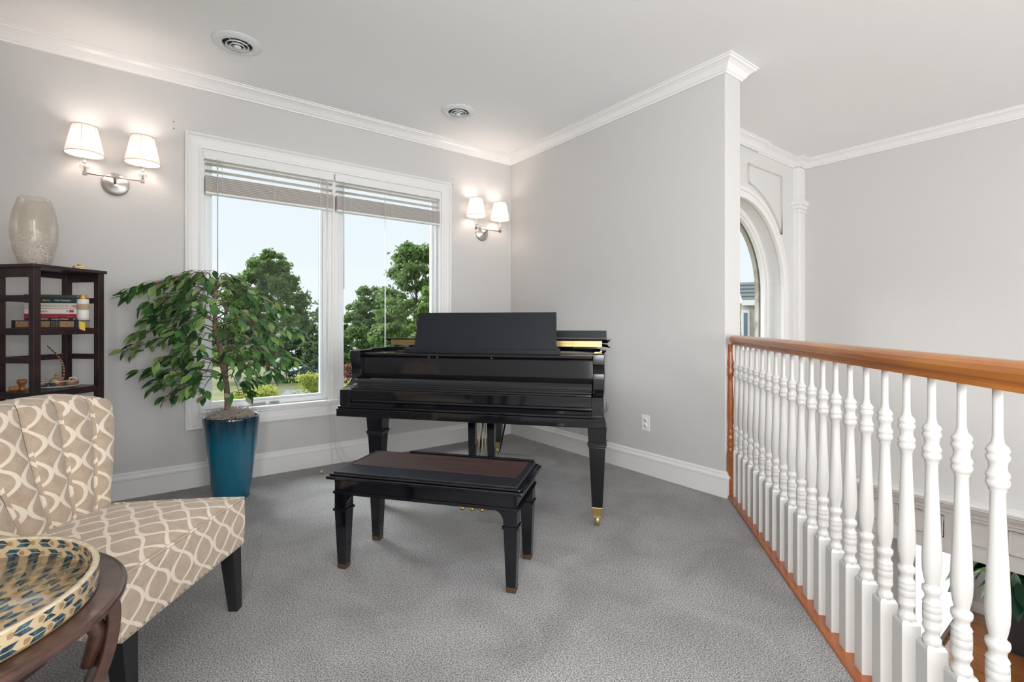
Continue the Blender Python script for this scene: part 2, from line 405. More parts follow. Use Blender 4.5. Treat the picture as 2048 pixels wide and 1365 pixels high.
# mitred casing
CAS = [(0, 0), (.102, 0), (.102, .030), (.094, .032), (.086, .026), (.080, .017), (.070, .019), (.062, .016), (.022, .012), (.014, .017), (.004, .015), (0, .012)]
cor = [(x0, z0), (x1, z0), (x1, z1), (x0, z1)]; vs = []; q = len(CAS)
for (x, z), (sx, sz) in zip(cor, ((-1, -1), (1, -1), (1, 1), (-1, 1))):
    for (o, u) in CAS: vs.append((x + sx * o, -u, z + sz * o))
fs = [(i * q + j, ((i + 1) % 4) * q + j, ((i + 1) % 4) * q + (j + 1) % q, i * q + (j + 1) % q) for i in range(4) for j in range(q)]
MB().add(vs, fs).build('window_casing', WHITE, w1)
m = MB(); frame_boxes(m, x0, x1, z0, z1, .014, 0, .14)
m.build('window_jamb', WHITE, w1)
MB().box(x0, x1, -.024, .12, z0 - .004, z0 + .022).build('window_sill', WHITE, w1, bevel=.004)
xm = -1.90
m = MB(); m.box(xm - .045, xm + .045, .035, .14, z0 + .02, z1 - .01); m.box(xm - .012, xm + .012, .02, .036, z0 + .02, z1)
m.build('window_mullion', WHITE, w1, bevel=.003)
LOCKM = mat('sash_lock_grey', (.22, .22, .22), .4, .3)
for a, b in ((x0 + .016, xm - .045), (xm + .045, x1 - .016)):
    s_ = MB(); frame_boxes(s_, a, b, z0 + .024, z1 - .02, .036, .055, .12); frame_boxes(s_, a + .036, b - .036, z0 + .06, z1 - .056, .018, .07, .11)
    so = s_.build('window_sash', mat('vinyl_sash', (.80, .82, .83), .35), w1, bevel=.003)
    MB().box(a + .05, b - .05, .088, .092, z0 + .07, z1 - .07).build('pane', PANE, so)
    c = (a + b) / 2
    l = MB(); l.box(c - .14, c - .03, .045, .056, z0 + .030, z0 + .040); l.box(c, c + .07, .043, .056, z0 + .030, z0 + .042); l.build('sash_crank', LOCKM, so)
# blinds
SLAT = transl('faux_wood_slat', (.68, .635, .59), .12, .45)
CORD = mat('white_cord', (.80, .78, .74), .7)
CLEAR = mat('clear_wand', (.55, .56, .58), .15, spec=.6)
def blind(a, b, label, wand_x, cords, drop):
    t = thing('venetian_blind', label, 'blind', ((a + b) / 2, 0, z1), group='raised white blinds in the large window')
    h = (b - a) / 2
    MB().box(-h, h, -.008, .03, -.072, -.006).build('headrail', WHITE, t, bevel=.004)
    m = MB()
    ztop = -.094
    for k in range(3):
        z = ztop - .012 - k * .052
        m.box(-h + .012, h - .012, -.016, .032, z, z + .0028, M=tr(0, .008, z) @ rot('X', -.16) @ tr(0, -.008, -z))
    for k in range(25):
        z = -.314 + k * .0047; j = .0032 * math.sin(k * 2.3)
        m.box(-h + .01 + .002 * math.sin(k * 1.7), h - .01, -.020 + j, .030 + j, z, z + .0029)
    m.build('slats', SLAT, t)
    MB().box(-h + .01, h - .01, -.022, .032, -.332, -.316).build('bottom_rail', WHITE, t, bevel=.004)
    for x in (-h + .12, 0, h - .12):
        m = MB()
        for y in (-.023, .034): m.tube([(x, y, -.05), (x, y, -.332)], .0012, 5)
        for k in range(9):
            z = -.312 + .012 * k; m.tube([(x - .016, -.0225, z), (x, -.026, z + .004), (x + .016, -.0225, z)], .0011, 4)
        m.build('ladder_cord', CORD, t)
    MB().tube([(wand_x, -.028, -.07), (wand_x, -.028, -drop)], .0042, 8).build('tilt_wand', CLEAR, t)
    for pts in cords:
        m = MB(); m.tube(pts, .0017, 5); m.build('lift_cord', CORD, t)
    return t
def lp(cx, *pts): return [(x - cx, y, z - z1) for x, y, z in pts]
cL = (x0 + xm) / 2; hL = (x1 + xm) / 2
cordsL = [lp(cL, (-1.98, -.03, 2.42), (-1.98, -.032, 1.5), (-1.99, -.035, 1.1), (-1.965, -.035, .88), (-1.985, -.036, .56), (-1.955, -.04, .35), (-1.945, -.045, .1), (-1.93, -.05, .012)),
          lp(cL, (-1.965, -.03, 2.42), (-1.975, -.034, 1.4), (-1.96, -.035, .95), (-1.925, -.035, .75), (-1.975, -.036, .6), (-1.935, -.04, .3), (-1.90, -.05, .1), (-1.86, -.07, .02), (-1.74, -.09, .004)),
          lp(cL, (-1.972, -.03, 2.42), (-1.965, -.034, 1.3), (-1.955, -.036, .6), (-1.915, -.045, .25), (-1.83, -.07, .05), (-1.70, -.1, .004))]
blind(x0 + .012, xm - .004, 'wide raised white blind over the left pane of the window', -(xm - x0) / 2 + .095, cordsL, 1.10)
R2 = -1.46
cordsR = [lp(hL, (-.94, -.03, 2.40), (-.94, -.03, .9)), lp(hL, (R2, -.04, 2.36), (R2, -.04, .5), (R2 + .005, -.05, .2), (R2 - .05, -.07, .03), (R2 - .13, -.1, .004)),
          lp(hL, (R2 + .006, -.04, 2.36), (R2 + .01, -.045, .35), (R2 - .02, -.08, .05), (R2 + .06, -.1, .004))]
blind(xm + .006, x1 - .012, 'narrower raised white blind over the right pane, nearest the room corner', -(x1 - xm) / 2 + .075, cordsR, 1.0)
# cord tassel on carpet by the bench
tx, ty = W((643 - 1024) / 971 * 3.89, 3.89)
tag(MB().lathe([(.0, 0), (.008, .002), (.013, .012), (.011, .022), (.004, .028), (0, .029)], 12, M=tr(0, 0, .013) @ rot('X', PI / 2) @ tr(0, 0, -.014)).build('cord_tassel', mat('tassel_wood', (.55, .47, .33), .5), loc=(tx, ty, 0)), 'small cream cord tassel lying on the carpet left of the bench', 'tassel')

# ================================================================== sconces
SHADE = transl('pleated_shade', (.92, .895, .87), .42, .8)
CRYS = glass_mat('crystal', (.96, .96, .96), .25)
BULB = mat('lit_bulb', (1, .9, .8), .5, emit=((1, .86, .72), 9))
def sconce(x, label):
    t = thing('wall_sconce', label, 'wall lamp', (x, 0, 2.145), group='double-arm wall sconces')
    MB().lathe([(0, 0), (.076, 0), (.076, .006), (.070, .010), (.050, .017), (.020, .024), (.012, .028), (0, .029)], 40, M=rot('X', PI / 2)).build('backplate', NICKEL, t)
    m = MB(); m.tube([(0, -.02, 0), (0, -.06, .004), (0, -.12, .022)], .0065, 10); m.tube([(-.142, -.12, .022), (.142, -.12, .022)], .005, 10)
    for s in (-1, 1): m.box(s * .148 - .011, s * .148 + .011, -.131, -.109, .010, .034)
    m.build('arm', mat('dark_nickel', (.36, .32, .30), .3, 1), t, bevel=.001)
    for s in (-1, 1):
        c = tr(s * .148, -.12, 0)
        m = MB(); m.lathe([(0, .034), (.008, .034), (.009, .040), (.020, .046), (.028, .058), (.028, .066), (.020, .078), (.009, .084), (0, .085)], 20, M=c); g = m.build('crystal_ball', CRYS, t)
        MB().lathe([(0, .034), (.005, .036), (.005, .084), (0, .084)], 10, M=c).build('stem', NICKEL, g)
        m = MB(); m.lathe([(0, .084), (.012, .086), (.008, .092), (.007, .112), (.016, .116), (.016, .120), (.013, .122), (.013, .158), (0, .16)], 16, M=c); m.build('candle_cup', WHITE, t)
        sm = MB(); seg = 64; vs = []
        for (r, z) in ((.098, .142), (.0975, .150), (.064, .322)):
            for k in range(seg):
                a = 2 * PI * k / seg; rr = r * (1 + .006 * (k % 2)); vs.append((rr * math.cos(a), rr * math.sin(a), z))
        fs = [(i * seg + k, i * seg + (k + 1) % seg, (i + 1) * seg + (k + 1) % seg, (i + 1) * seg + k) for i in range(2) for k in range(seg)]
        sm.add(vs, fs, 0, True, c); so = sm.build('lamp_shade', SHADE, t)
        ms = so.modifiers.new('thick', 'SOLIDIFY'); ms.thickness = .0012
        m = MB()
        for (r, z) in ((.099, .142), (.065, .322)): m.tube([(r * math.cos(a), r * math.sin(a), z) for a in [2 * PI * k / 40 for k in range(41)]], .002, 6, M=c)
        for k in range(6):
            a = 2 * PI * k / 6 + .4; m.tube([(.0975 * math.cos(a), .0975 * math.sin(a), .144), (.0645 * math.cos(a), .0645 * math.sin(a), .322)], .0011, 5, M=c)
        m.build('shade_trim', mat('shade_tape', (.62, .55, .48), .8), so)
        MB().lathe([(0, .158), (.010, .162), (.019, .185), (.022, .205), (.018, .225), (.008, .24), (0, .243)], 16, M=c).build('bulb', BULB, t)
        lamp('sconce_lamp', 'POINT', (s * .148, -.12, .262), (0, 0, 0), 2.0, (1, .84, .76), radius=.035, parent=t)
    return t
sconce(-3.36, 'double-shade wall sconce left of the window, above the glass vase')
sconce(-.383, 'double-shade wall sconce right of the window, in the room corner')
# screws left above the window
SCREW = mat('screw_grey', (.35, .33, .31), .4, .7)
for (px, z, l) in ((-3.035, 2.655, 'tiny screw in the wall left of the window, upper of two'), (-3.035, 2.605, 'tiny screw in the wall left of the window, lower of two'), (-.735, 2.655, 'tiny screw in the wall right of the window, upper of two'), (-.735, 2.60, 'tiny screw in the wall right of the window, lower of two')):
    tag(MB().lathe([(0, 0), (.005, 0), (.005, .003), (.003, .006), (0, .006)], 10, M=rot('X', PI / 2)).build('wall_screw', SCREW, loc=(px, 0, z)), l, 'screw', 'screws left in the window wall')
# ceiling vents
DARK = mat('duct_dark', (.03, .028, .027), .7)
def vent(X, Y, label):
    x, y = W(X, Y); t = thing('ceiling_vent', label, 'vent', (x, y, CZ), group='round ceiling vents')
    P = mat('vent_white', (.74, .75, .74), .35)
    MB().lathe([(.090, -.016), (.100, -.018), (.118, -.016), (.135, -.008), (.144, -.003), (.145, 0), (.085, 0), (.086, -.008), (.090, -.016)], 48, caps=False).build('outer_ring', P, t)
    MB().lathe([(0, -.0005), (.088, -.0005), (.088, -.002), (0, -.002)], 40).build('duct', DARK, t)
    for (r, dz) in ((.066, -.022), (.044, -.028)):
        MB().lathe([(r, dz), (r + .004, dz + .001), (r - .008, dz + .018), (r - .011, dz + .018), (r, dz)], 40, caps=False).build('cone_ring', P, t)
    MB().lathe([(0, -.036), (.016, -.034), (.024, -.026), (.012, -.010), (0, -.008)], 30).build('centre_cone', P, t)
    m = MB()
    for k in range(4):
        a = PI / 4 + k * PI / 2; m.tube([(.012 * math.cos(a), .012 * math.sin(a), -.012), (.088 * math.cos(a), .088 * math.sin(a), -.010)], .0025, 6)
    m.build('spokes', P, t)
vent(-1.781, 3.15, 'large-looking round white ceiling vent above the left wall sconce')
vent(-.458, 4.158, 'round white ceiling vent near the room corner above the piano')
# outlet
t = thing('wall_outlet', 'white double power outlet on the plain wall right of the piano', 'outlet', (0, -1.80, .408), -PI / 2)
OW = mat('outlet_white', (.86, .85, .83), .3)
MB().box(-.038, .038, -.006, 0, -.062, .062).build('cover_plate', OW, t, bevel=.003)
for s in (-1, 1):
    r_ = MB().lathe([(0, 0), (.0165, 0), (.0165, .0085), (0, .0085)], 24, M=tr(0, 0, s * .022) @ rot('X', PI / 2)).build('socket', OW, t)
    MB().box(-.008, -.005, -.0092, -.0084, s * .022 - .001, s * .022 + .009).box(.005, .008, -.0092, -.0084, s * .022 - .001, s * .022 + .007).box(-.0025, .0025, -.0092, -.0084, s * .022 - .010, s * .022 - .005).build('slots', DARK, r_)

# ================================================================== balustrade
ang = math.atan2(dirv.y, dirv.x)
b0 = rail_pt(3.36)
bal = thing('balustrade', 'white turned balusters under a honey oak handrail beside the open foyer', 'balustrade', (b0[0], b0[1], 0), ang)
# local x runs along the rail towards the photographer, local y to the foyer side
side = Vector((-dirv.y, dirv.x)); fo = rail_pt(3.36, .3); sgn = 1 if (Vector(fo) - Vector(b0)).dot(side) > 0 else -1
LEN = 5.0; sc = math.hypot(.199, 1)
tread = MB().box(-.02, LEN, min(0, sgn * .15), max(0, sgn * .15), -.03, .016); tread.build('base_tread', OAKD, bal, bevel=.006)
MB().box(.03, LEN, min(sgn * .02, sgn * .13), max(sgn * .02, sgn * .13), -.34, -.031).build('fascia', WHITE, bal)
cl = sgn * .056
BP = [(.0125, 1.075), (.0125, 1.0), (.0130, .945), (.0165, .930), (.0265, .921), (.0292, .914), (.0255, .909), (.0252, .906), (.0290, .901), (.0285, .894), (.0235, .888), (.0215, .877), (.0235, .868),
      (.0288, .862), (.0290, .855), (.0252, .851), (.0285, .846), (.0290, .839), (.0255, .832), (.0215, .829), (.0215, .824), (.0185, .820), (.0190, .78), (.0225, .71), (.0258, .65), (.0290, .59), (.0300, .555), (.0285, .528), (.0240, .506), (.0205, .494),
      (.0205, .490), (.0290, .484), (.0300, .477), (.0280, .470), (.0215, .462), (.0215, .452), (.0270, .445), (.0290, .441), (.0262, .437), (.0280, .432), (.0285, .420), (.0272, .419), (.0285, .417), (.0285, .400), (.0272, .399), (.0280, .396), (.0265, .384), (.0285, .380), (.0290, .375), (.0260, .370), (.0210, .362), (.0210, .354), (.0285, .346), (.0290, .340), (.0290, .328), (.0, .326)]
def baluster_mb(M=None, k=.735):
    m = MB(); m.lathe([(r * k, z) for r, z in BP], 28, M=M)
    h = .0246
    m.taper(0, 0, .016, .322, h, h, M=M); m.taper(0, 0, .322, .333, h, h * .82, M=M)
    return m
bm0 = None
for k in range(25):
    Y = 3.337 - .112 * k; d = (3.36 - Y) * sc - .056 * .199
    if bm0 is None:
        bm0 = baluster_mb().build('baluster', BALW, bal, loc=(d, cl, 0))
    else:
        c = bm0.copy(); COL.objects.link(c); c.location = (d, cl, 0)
RP = [(-.030, 1.056), (.030, 1.056), (.030, 1.064), (.024, 1.068), (.026, 1.074), (.034, 1.080), (.036, 1.095), (.034, 1.108), (.026, 1.116), (.012, 1.121), (-.012, 1.121), (-.026, 1.116), (-.034, 1.108), (-.036, 1.095), (-.034, 1.080), (-.026, 1.074), (-.024, 1.068), (-.030, 1.064)]
MB().prism([(y + cl, z) for y, z in RP], 'x', -.02, LEN).build('handrail', OAK, bal)
# half newel against the wall end
nb = MB(); nb.lathe([(r_ * .78, z_) for r_, z_ in [(.028, .30), (.030, .31), (.030, .335), (.024, .345), (.031, .355), (.031, .37), (.027, .38), (.031, .39), (.031, .42), (.024, .43), (.030, .445), (.027, .46), (.024, .48), (.030, .56), (.028, .66), (.022, .80), (.020, .835), (.031, .845), (.027, .86), (.031, .88), (.022, .90), (.031, .93), (.025, .95), (.020, .99), (.020, 1.057)]], 24)
nb.box(-.024, .024, -.024, .024, .014, .305); nb.build('half_newel', OAKD, bal, loc=(-.014, cl - sgn * .034, 0))

# ================================================================== piano
def pcoord(u, v):
    X = .508 - .974 * u + .2266 * v; Y = 2.884 + .2266 * u + .974 * v
    return W(X, Y)
px, py = pcoord(.805, 0)
PR = -math.atan2(.2266, .974) - TH
pi_ = thing('grand_piano', 'black grand piano with folded lid and raised music desk', 'piano', (px, py, 0), PR)
def catmull(pts, n=8):
    out = []; k = len(pts)
    for i in range(k - 1):
        p0, p1, p2, p3 = (Vector(pts[max(i - 1, 0)]), Vector(pts[i]), Vector(pts[i + 1]), Vector(pts[min(i + 2, k - 1)]))
        for j in range(n):
            t = j / n; out.append(tuple(.5 * ((2 * p1) + (p2 - p0) * t + (2 * p0 - 5 * p1 + 4 * p2 - p3) * t * t + (3 * p1 - p0 - 3 * p2 + p3) * t ** 3)))
    out.append(tuple(pts[-1])); return out
def outline(e=0, v0=.2):
    left = [(-.845 - e, v0), (-.845 - e, 1.2)]
    cur = catmull([(-.845 - e, 1.2), (-.80 - e * .7, 1.46 + e * .5), (-.62, 1.60 + e), (-.32, 1.63 + e), (-.10 + e * .5, 1.54 + e * .7), (.10 + e * .6, 1.30 + e * .6), (.34 + e * .6, 1.05 + e * .6), (.62 + e * .6, .86 + e * .6), (.80 + e, .66 + e * .3), (.845 + e, .42)], 6)
    return left[:1] + cur + [(.845 + e, v0)]
MB().prism(outline(0, .13), 'z', .60, .998).build('case', BLACK, pi_, bevel=.003)
# raised rim lip
o1, o2 = outline(0, .13), outline(-.038, .13); vs = []; fs = []
for a, b in zip(o1, o2): vs += [(a[0], a[1], .99), (a[0], a[1], 1.022), (b[0], b[1], 1.022), (b[0], b[1], .99)]
for i in range(len(o1) - 1):
    for e in range(4): fs.append((4 * i + e, 4 * i + (e + 1) % 4, 4 * i + 4 + (e + 1) % 4, 4 * i + 4 + e))
fs += [(0, 1, 2, 3), tuple(range(len(vs) - 4, len(vs)))]
MB().add(vs, fs).build('rim', BLACK, pi_)
# lower moulding around the case
m = MB(); m.prism(outline(.012, .05), 'z', .602, .645); m.prism(outline(.006, .05), 'z', .645, .668)
m.build('case_moulding', BLACK, pi_, bevel=.003)
# arms
ARM = [(-.10, .66), (-.10, .772), (-.075, .776), (-.045, .780), (-.015, .790), (.012, .808), (.032, .835), (.042, .865), (.043, .895), (.036, .925), (.028, .945), (.020, .953), (.020, 1.012), (.028, 1.022), (.2, 1.022), (.2, .66)]
for a, b in ((-.845, -.775), (.775, .845)):
    MB().prism(ARM, 'x', a, b).build('arm', BLACK, pi_, bevel=.004)
MB().box(-.862, .857, -.115, .12, .600, .652).box(-.856, .852, -.108, .12, .652, .668).build('key_bed', BLACK, pi_, bevel=.005)
KS = [(-.05, .668), (-.094, .668), (-.096, .690), (-.085, .698), (-.082, .708), (-.094, .712), (-.097, .716), (-.097, .768), (-.092, .774), (-.05, .776)]
MB().prism(KS, 'x', -.775, .775).build('key_slip', BLACK, pi_)
FB = [(.12, .77), (-.088, .776), (-.086, .786), (-.066, .790), (-.062, .798), (-.052, .800), (-.048, .806)] + catmull([(-.040, .808), (-.037, .816), (-.028, .828), (-.006, .843), (.028, .855), (.071, .862)], 6) + [(.078, .864), (.082, .970), (.080, .976), (.12, .978)]
MB().prism(FB, 'x', -.774, .774).build('fallboard', BLACK, pi_, bevel=.0025)
MB().box(-.774, .774, .070, .56, .982, 1.003).build('music_shelf', BLACK, pi_, bevel=.006, seg=3)
for x in (-.30, -.24, .13): MB().lathe([(0, 0), (.005, 0), (.005, .006), (0, .007)], 10, M=tr(x, .080, .980) @ rot('X', PI / 2)).build('fallboard_button', BRASS, pi_)
# music desk
def desk_poly():
    pts = [(-.495, 1.034)]
    for k in range(9):
        a = k / 8 * PI / 2; pts.append((-.475 + .043 * math.sin(a), 1.036 + .045 * (1 - math.cos(a))))
    pts += [(-.424, 1.284), (.530, 1.284)]
    for k in range(9):
        a = (1 - k / 8) * PI / 2; pts.append((.582 - .045 * math.sin(a), 1.036 + .045 * (1 - math.cos(a))))
    pts.append((.592, 1.034)); return pts
MB().box(-.497, .563, .120, .160, 1.003, 1.036).build('desk_ledge', SATIN, pi_, bevel=.003)
dp = [(min(x, .563), z - 1.034) for x, z in desk_poly()]
MB().prism(dp, 'y', 0, .016, M=tr(0, .140, 1.034) @ rot('X', -.26)).build('music_desk', SATIN, pi_, bevel=.002)
# lid, folded flap and hinge leaves
def slab(m, poly, z0, z1, e=.028, tip='mid'):
    n_ = len(poly); c = Vector((sum(p[0] for p in poly) / n_, sum(p[1] for p in poly) / n_))
    def sh(p):
        d = (Vector(p) - c); L_ = d.length; return tuple(c + d * (1 - e / L_))
    inn = [sh(p) for p in poly]
    a, b = (inn, poly) if tip == 'top' else (poly, inn)
    vs = [(x, y, z0) for x, y in a] + [(x, y, z1) for x, y in b]
    m.add(vs, [(i, (i + 1) % n_, n_ + (i + 1) % n_, n_ + i) for i in range(n_)] + [tuple(range(n_))[::-1], tuple(range(n_, 2 * n_))])
lo = outline(.024, .56)
m = MB(); slab(m, lo, 1.036, 1.054, tip='bot'); m.box(-.79, .79, .565, .60, 1.0225, 1.036); m.build('lid', BLACK, pi_)
fl = [(-.869, .56), (.869, .56), (.869, .88), (.80, 1.0), (-.869, 1.02)]
m = MB(); slab(m, fl, 1.062, 1.086, tip='top'); fo_ = m.build('lid_flap', BLACK, pi_)
m = MB(); m.box(-.815, .805, .552, .566, 1.036, 1.0555); m.box(-.815, .805, .552, .566, 1.0575, 1.076)
for k in range(18):
    x = -.78 + k * .092
    for z in (1.046, 1.067): m.lathe([(0, 0), (.0028, 0), (.002, .0015), (0, .0016)], 8, 1 and tr(x, .552, z) @ rot('X', PI / 2), mi=1)
m.build('hinge', [BRASS, DARK], pi_)
MB().box(-.28, .823, .93, .96, 1.088, 1.146).build('lid_batten', SATIN, pi_, bevel=.002)
# legs
def pleg(x, v, mat_=BLACK):
    m = MB(); m.taper(x, v, .50, .60, .050, .056); m.box(x - .056, x + .056, v - .056, v + .056, .486, .502); m.box(x - .052, x + .052, v - .052, v + .052, .474, .488)
    m.taper(x, v, .115, .476, .031, .048)
    l = m.build('leg', BLACK, pi_, bevel=.003)
    MB().taper(x, v, .072, .118, .031, .033).build('ferrule', BRASS, l, bevel=.002)
    m = MB(); m.box(x - .022, x + .022, v - .012, v + .012, .05, .072); m.lathe([(0, -.012), (.028, -.012), (.032, -.006), (.032, .006), (.028, .012), (0, .012)], 18, M=tr(x, v + .01, .032) @ rot('Y', PI / 2)); m.build('caster', OLDBRASS, l)
pleg(.805 - 1.43, .0); pleg(.805 + .0, .0); pleg(.805 - .978, 1.40)
# lyre
ly = MB(); cxl = .042; ly.box(cxl - .11, cxl + .11, .11, .21, .585, .60)
for s in (-1, 1): ly.taper(cxl + s * .065, .16, .13, .586, .018, .026, b0=.02, b1=.026)
ly.box(cxl - .12, cxl + .12, .09, .23, .055, .135); ly.build('pedal_lyre', BLACK, pi_, bevel=.003)
m = MB()
for s in (-.022, 0, .022): m.tube([(cxl + s, .165, .13), (cxl + s, .165, .586)], .003, 6)
m.build('pedal_rods', OLDBRASS, pi_)
m = MB()
for s in (-1, 1): m.tube([(cxl + s * .06, .22, .12), (cxl + s * .09, .55, .60)], .006, 6)
m.build('lyre_brace', BLACK, pi_)
for s in (-1, 0, 1):
    m = MB(); m.tube([(cxl + s * .062, .10, .075), (cxl + s * .062, .03, .078), (cxl + s * .063, -.02, .070), (cxl + s * .064, -.055, .052), (cxl + s * .064, -.068, .045)], [.008, .009, .014, .018, .008], 12)
    for i, v in enumerate(m.v): m.v[i] = (v[0], v[1], .06 + (v[2] - .06) * .75)
    m.build('pedal', BRASS, pi_)

# ================================================================== bench
bx, by = W(-.374, 2.442)
be = thing('piano_bench', 'black piano bench with worn brown top in front of the piano', 'bench', (bx, by, 0), -math.radians(14.6) - TH)
BX, BY = .490, .222
m = MB()
m.prism([(-BX, -BY), (BX, -BY), (BX, BY), (-BX, BY)], 'z', .446, .462)
m.prism([(-BX + .012, -BY + .012), (BX - .012, -BY + .012), (BX - .012, BY - .012), (-BX + .012, BY - .012)], 'z', .462, .472)
m.build('top', BLACK, be, bevel=.006, seg=3)
MB().box(-BX + .028, BX - .028, -BY + .024, BY - .016, .471, .481).build('lid_border', mat('worn_black', (.012, .014, .018), .32, noise=(60, (.03, .035, .045), 3, .55, .7)), be, bevel=.003)
MB().box(-BX + .05, BX - .06, -BY + .15, BY - .03, .4805, .4825).build('seat_panel', MAHOG, be)
MB().box(-.25, BX - .035, BY - .030, BY - .012, .480, .492).build('back_strip', BLACK, be, bevel=.002)
fx, fy = .460, .192
m = MB()
for (a, b, c, d) in ((-fx, fx, -fy, -fy + .022), (-fx, fx, fy - .022, fy), (-fx, -fx + .022, -fy, fy), (fx - .022, fx, -fy, fy)): m.box(a, b, c, d, .368, .446)
for (a, b, c, d) in ((-fx - .006, fx + .006, -fy - .006, -fy), (-fx - .006, fx + .006, fy, fy + .006), (-fx - .006, -fx, -fy, fy), (fx, fx + .006, -fy, fy)): m.box(a, b, c, d, .372, .384)
m.build('apron', BLACK, be, bevel=.002)
def bracket(c, s_, axis, a, b):
    R = .06     # curved bracket piece between leg and apron
    pts = [(c, .372), (c + s_ * R, .372)] + [(c + s_ * (R - R * math.sin(k / 8 * PI / 2)), .372 - R * (1 - math.cos(k / 8 * PI / 2))) for k in range(1, 9)]
    MB().prism(pts, axis, a, b).build('bracket', BLACK, be)
for a, b in ((-fy + .003, -fy + .02), (fy - .02, fy - .003)): bracket(-fx + .064, 1, 'y', a, b); bracket(fx - .064, -1, 'y', a, b)
for a, b in ((-fx + .003, -fx + .02), (fx - .02, fx - .003)): bracket(-fy + .064, 1, 'x', a, b); bracket(fy - .064, -1, 'x', a, b)
for sx in (-1, 1):
    for sy in (-1, 1):
        m = MB(); x, y = sx * (fx - .032), sy * (fy - .032)
        m.box(x - .032, x + .032, y - .032, y + .032, .298, .372); m.box(x - .038, x + .038, y - .038, y + .038, .287, .299)
        m.taper(x, y, .022, .288, .022, .032)
        l = m.build('leg', BLACK, be, bevel=.002)
        MB().taper(x, y, .0, .024, .0215, .0235).build('ferrule', mat('tarnished_brass', (.16, .10, .05), .45, .8), l, bevel=.002)

# ================================================================== slipper chair
def lattice_mat():
    m = bpy.data.materials.new('beige_lattice_fabric'); m.use_nodes = True
    N = m.node_tree.nodes; L = m.node_tree.links; b = N['Principled BSDF']; b.inputs['Roughness'].default_value = .9; b.inputs['Sheen Weight'].default_value = .3
    b.inputs['Specular IOR Level'].default_value = .2
    uv = N.new('ShaderNodeUVMap'); sx = N.new('ShaderNodeSeparateXYZ')
    nz = N.new('ShaderNodeTexNoise'); nz.inputs['Scale'].default_value = 9; nz.inputs['Detail'].default_value = 1
    ad = N.new('ShaderNodeVectorMath'); ad.operation = 'MULTIPLY_ADD'; ad.inputs[1].default_value = (.02, .02, 0)
    L.new(uv.outputs[0], nz.inputs['Vector']); L.new(nz.outputs['Color'], ad.inputs[0]); L.new(uv.outputs[0], ad.inputs[2]); L.new(ad.outputs[0], sx.inputs[0])
    def M_(op, a, b_=None, c=None):
        n = N.new('ShaderNodeMath'); n.operation = op
        for i, v in enumerate((a, b_, c)):
            if v is None: continue
            if isinstance(v, (int, float)): n.inputs[i].default_value = v
            else: L.new(v, n.inputs[i])
        return n.outputs[0]
    U, V = sx.outputs['X'], sx.outputs['Y']
    PW, PH = .115, .21
    s = M_('SINE', M_('MULTIPLY', V, 2 * PI / PH))
    out = None
    for sg, ph in ((1, 0), (-1, .0)):
        a = M_('ADD', M_('DIVIDE', U, PW), M_('MULTIPLY', s, .43 * sg))
        fr = M_('ABSOLUTE', M_('SUBTRACT', M_('FRACT', a), .5))
        ln = M_('LESS_THAN', fr, .075)
        out = ln if out is None else M_('MAXIMUM', out, ln)
    # horizontal scallop lines joining the waists
    a = M_('ADD', M_('DIVIDE', V, PH), M_('MULTIPLY', M_('COSINE', M_('MULTIPLY', U, 2 * PI / PW)), .16))
    ln = M_('LESS_THAN', M_('ABSOLUTE', M_('SUBTRACT', M_('FRACT', a), .5)), .055)
    wv = N.new('ShaderNodeTexNoise'); wv.inputs['Scale'].default_value = 420; wv.inputs['Detail'].default_value = 3; L.new(uv.outputs[0], wv.inputs['Vector'])
    w2 = N.new('ShaderNodeTexNoise'); w2.inputs['Scale'].default_value = 26; w2.inputs['Detail'].default_value = 5; L.new(uv.outputs[0], w2.inputs['Vector'])
    mx = N.new('ShaderNodeMix'); mx.data_type = 'RGBA'; L.new(out, mx.inputs[0]); 
    tp = N.new('ShaderNodeMix'); tp.data_type = 'RGBA'; L.new(M_('MULTIPLY', M_('ADD', wv.outputs['Fac'], M_('SUBTRACT', w2.outputs['Fac'], .5)), 1.0), tp.inputs[0])
    tp.inputs[6].default_value = (.35, .26, .185, 1); tp.inputs[7].default_value = (.58, .465, .36, 1)
    L.new(tp.outputs[2], mx.inputs[6]); mx.inputs[7].default_value = (.78, .68, .56, 1)
    L.new(mx.outputs[2], b.inputs['Base Color'])
    bp = N.new('ShaderNodeBump'); bp.inputs['Strength'].default_value = .35; bp.inputs['Distance'].default_value = .002
    L.new(wv.outputs['Fac'], bp.inputs['Height']); L.new(bp.outputs[0], b.inputs['Normal'])
    return m
FAB = lattice_mat()
# chair local frame: +x forward (towards the balustrade), y to the far side; same axes as the survey frame
chx, chy = W(-1.40, 1.755)
ch = thing('slipper_chair', 'armless beige lattice-pattern chair with channelled back and dark legs', 'chair', (chx, chy, 0), -TH)
def seat_half(x):   # half width along the depth
    return interp([(-.25, .255), (-.05, .29), (.15, .318), (.25, .325)], x)
m = MB()
NX, NY = 16, 20
def seat_pt(u, v, top=True):
    x = lin(-.27, .25, u); h = seat_half(x); y = lin(-h, h, v)
    crown = .030 * (1 - (2 * v - 1) ** 4) * (1 - (2 * u - 1) ** 4) + .012 * (1 - (2 * v - 1) ** 2) * (1 - (2 * u - 1) ** 6)
    return (x, y, (.452 + crown))
m.grid(lambda u, v: seat_pt(u, v), NX, NY)
edge = [(lin(-.27, .25, 1), 0)]
per = [(lin(-.27, .25, i / NX), -seat_half(lin(-.27, .25, i / NX))) for i in range(NX + 1)] + [(.25, lin(-.325, .325, j / NY)) for j in range(1, NY)] + [(lin(.25, -.27, i / NX), seat_half(lin(.25, -.27, i / NX))) for i in range(NX + 1)]
k = len(per); vs = []
